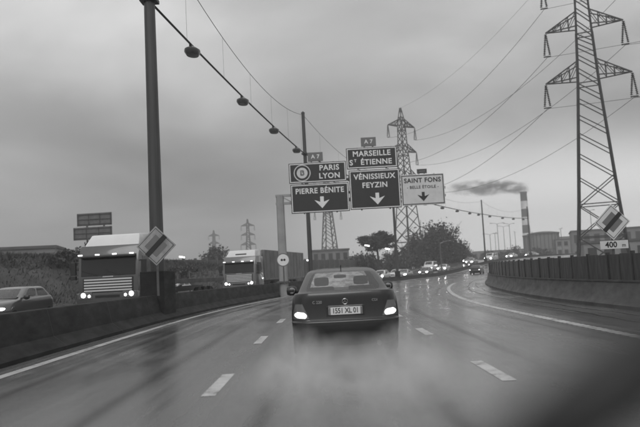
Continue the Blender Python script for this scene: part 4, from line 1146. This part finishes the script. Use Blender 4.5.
# floodlights on poles by the umbrella tree (small lit lamps)
for i, (x, y, z, lab) in enumerate([(8.3, 126, 6.0, 'small lit floodlight left under the umbrella tree'), (12.0, 126, 5.2, 'small lit floodlight right under the umbrella tree'), (-4.2, 110, 4.6, 'small lit floodlight just right of the round sign'), (-2.2, 116, 3.6, 'lower lit floodlight between the round sign and the saloon roof'), (-21.2, 104, 4.9, 'small lit floodlight on the noise wall right of the thick mast')]):
    f = thing('floodlight', lab, 'lamp', (x, y, 0), 0, 'lit floodlights')
    MB().tube([(0, 0, 0), (0, 0, z)], .05, 6).build('pole', M_dsteel, f)
    hd = MB().box((0, 0, z + .1), (.95, .3, .3), Matrix.Rotation(R(12), 3, 'Y')).build('lamp_head', M_dark, f, bevel=.03)
    MB().box((0, -.16, z + .1), (.85, .02, .2), Matrix.Rotation(R(12), 3, 'Y')).build('lit_face', emit_mat('flood_light', 6.0), hd)

# ------------------------------------------------------------------ the photographer's own car: bonnet and wiper just outside the windscreen
def at(px, py, d):
    v = CAMROT.to_3x3() @ Vector(((px - 320) / 686, -(py - 213.5) / 686, -1)); return Vector((0, 0, 1.33)) + v * d
own = thing('own_car', 'dark car front with a windscreen wiper in the near right corner', 'car')
bn = MB(); vs = []; fs = []
nx, ny = 12, 10
for j in range(ny + 1):
    t = j / ny; yy = .38 + 1.5 * t
    for i in range(nx + 1):
        u = -1 + 2 * i / nx; hw = .80 - .10 * t ** 3
        vs.append((.36 + hw * u, yy - .10 * u * u * t, .915 - .10 * t - .10 * t ** 4 - .12 * abs(u) ** 3.5))
for j in range(ny):
    for i in range(nx): a = j * (nx + 1) + i; fs.append((a, a + 1, a + nx + 2, a + nx + 1))
bn.add(vs, fs); bo = bn.build('bonnet', PAINT_D, own, smooth='all')
md = bo.modifiers.new('thickness', 'SOLIDIFY'); md.thickness = .02
MB().prism([(.26, .90), (.42, .86), (.42, .93), (.26, 1.0)], -.40, 1.12).build('cowl', M_dark, own, bevel=.01)
A, B, Cc = at(430, 530, .26), at(605, 392, .285), at(760, 268, .31)
piv = Vector((-.02, .33, 1.0))
wp = MB().tube([piv, piv.lerp(A, .5) + Vector((0, -.01, .01)), A, B], [.011, .010, .009, .007], 8).build('wiper_arm', M_black, own, smooth='all')
MB().tube([at(490, 482, .27), B, Cc], [.014, .0195, .016], 8).build('wiper_blade', M_black, wp, smooth='all')

# ------------------------------------------------------------------ spray, smoke, haze
def volume_mat(name, dens, scale, v=.85, thr=(.4, .7), falloff=True, stretch=(1, 1, 1), aniso=.3):
    m = bpy.data.materials.new(name); m.use_nodes = True; t = m.node_tree; t.nodes.clear()
    o = N(t, 'ShaderNodeOutputMaterial'); pv = N(t, 'ShaderNodeVolumePrincipled'); pv.inputs['Color'].default_value = (v, v, v, 1); pv.inputs['Anisotropy'].default_value = aniso
    if dens is not None and scale:
        c = N(t, 'ShaderNodeTexCoord'); mp = N(t, 'ShaderNodeMapping'); mp.inputs['Scale'].default_value = stretch; t.links.new(c.outputs['Object'], mp.inputs[0])
        n = N(t, 'ShaderNodeTexNoise', i_Scale=scale, i_Detail=4.0, i_Roughness=.55); t.links.new(mp.outputs[0], n.inputs['Vector'])
        d = ramp(t, n.outputs['Fac'], [(thr[0], 0.0), (thr[1], 1.0)], 'EASE')
        # soft edge: object space runs -1..1 across the closed shape
        ln = N(t, 'ShaderNodeVectorMath', operation='LENGTH'); t.links.new(c.outputs['Object'], ln.inputs[0])
        ed = math_node(t, 'SUBTRACT', 1.0, ln.outputs['Value'], clamp=True); ed = math_node(t, 'POWER', ed, 1.0)
        d = math_node(t, 'MULTIPLY', math_node(t, 'MULTIPLY', d, ed), dens)
        t.links.new(d, pv.inputs['Density'])
    else: pv.inputs['Density'].default_value = dens
    t.links.new(pv.outputs[0], o.inputs['Volume'])
    return m
def blob(name, loc, rad, m, rz=0, kind='stuff'):
    bm = bmesh.new(); bmesh.ops.create_icosphere(bm, subdivisions=3, radius=1.0); me = bpy.data.meshes.new(name); bm.to_mesh(me); bm.free()
    o = obj(name, me, m); o.location = loc; o.scale = rad; o.rotation_euler = (0, 0, rz); return tag(o, kind=kind)
o = blob('tyre_spray', (.33, 8.2, .03), (1.6, 3.8, .55), volume_mat('spray_mist', 1.35, 1.6, .97, (.24, .76), stretch=(2.4, 2.2, 1.2)))
o['label'] = 'pale spray thrown up behind the dark saloon'
for sx__, lb in ((-.68, 'left'), (.68, 'right')):
    o = blob('tyre_spray', (.33 + sx__, 8.8, .12), (.55, 2.5, .60), volume_mat('wheel_spray_mist_' + lb, 1.15, 1.5, .97, (.26, .74), stretch=(1.9, 2.3, 1.6)))
    o['label'] = 'spray plume thrown up by the %s rear wheel of the dark saloon' % lb
o = blob('chimney_smoke', (113, 460, 53.6), (31, 7, 6.2), volume_mat('chimney_smoke_mist', .85, 1.0, .32, (.40, .66), stretch=(3.8, 1.6, 1.6), aniso=0), R(8))
o['label'] = 'dark smoke drifting left from the striped chimney'
o = blob('chimney_smoke', (136, 466, 51.6), (9, 4, 3.6), volume_mat('chimney_smoke_puff', .7, 1.0, .42, (.30, .62), stretch=(1.6, 1.4, 1.4), aniso=0), R(8))
o['label'] = 'thick smoke puff leaving the mouth of the striped chimney'

hz = MB().box((0, 300, 36.5), (1820, 1220, 77)).build('haze', None)
hz.data.materials.append(volume_mat('haze_air', .0011, 0, .92, aniso=.2)); tag(hz, kind='stuff')
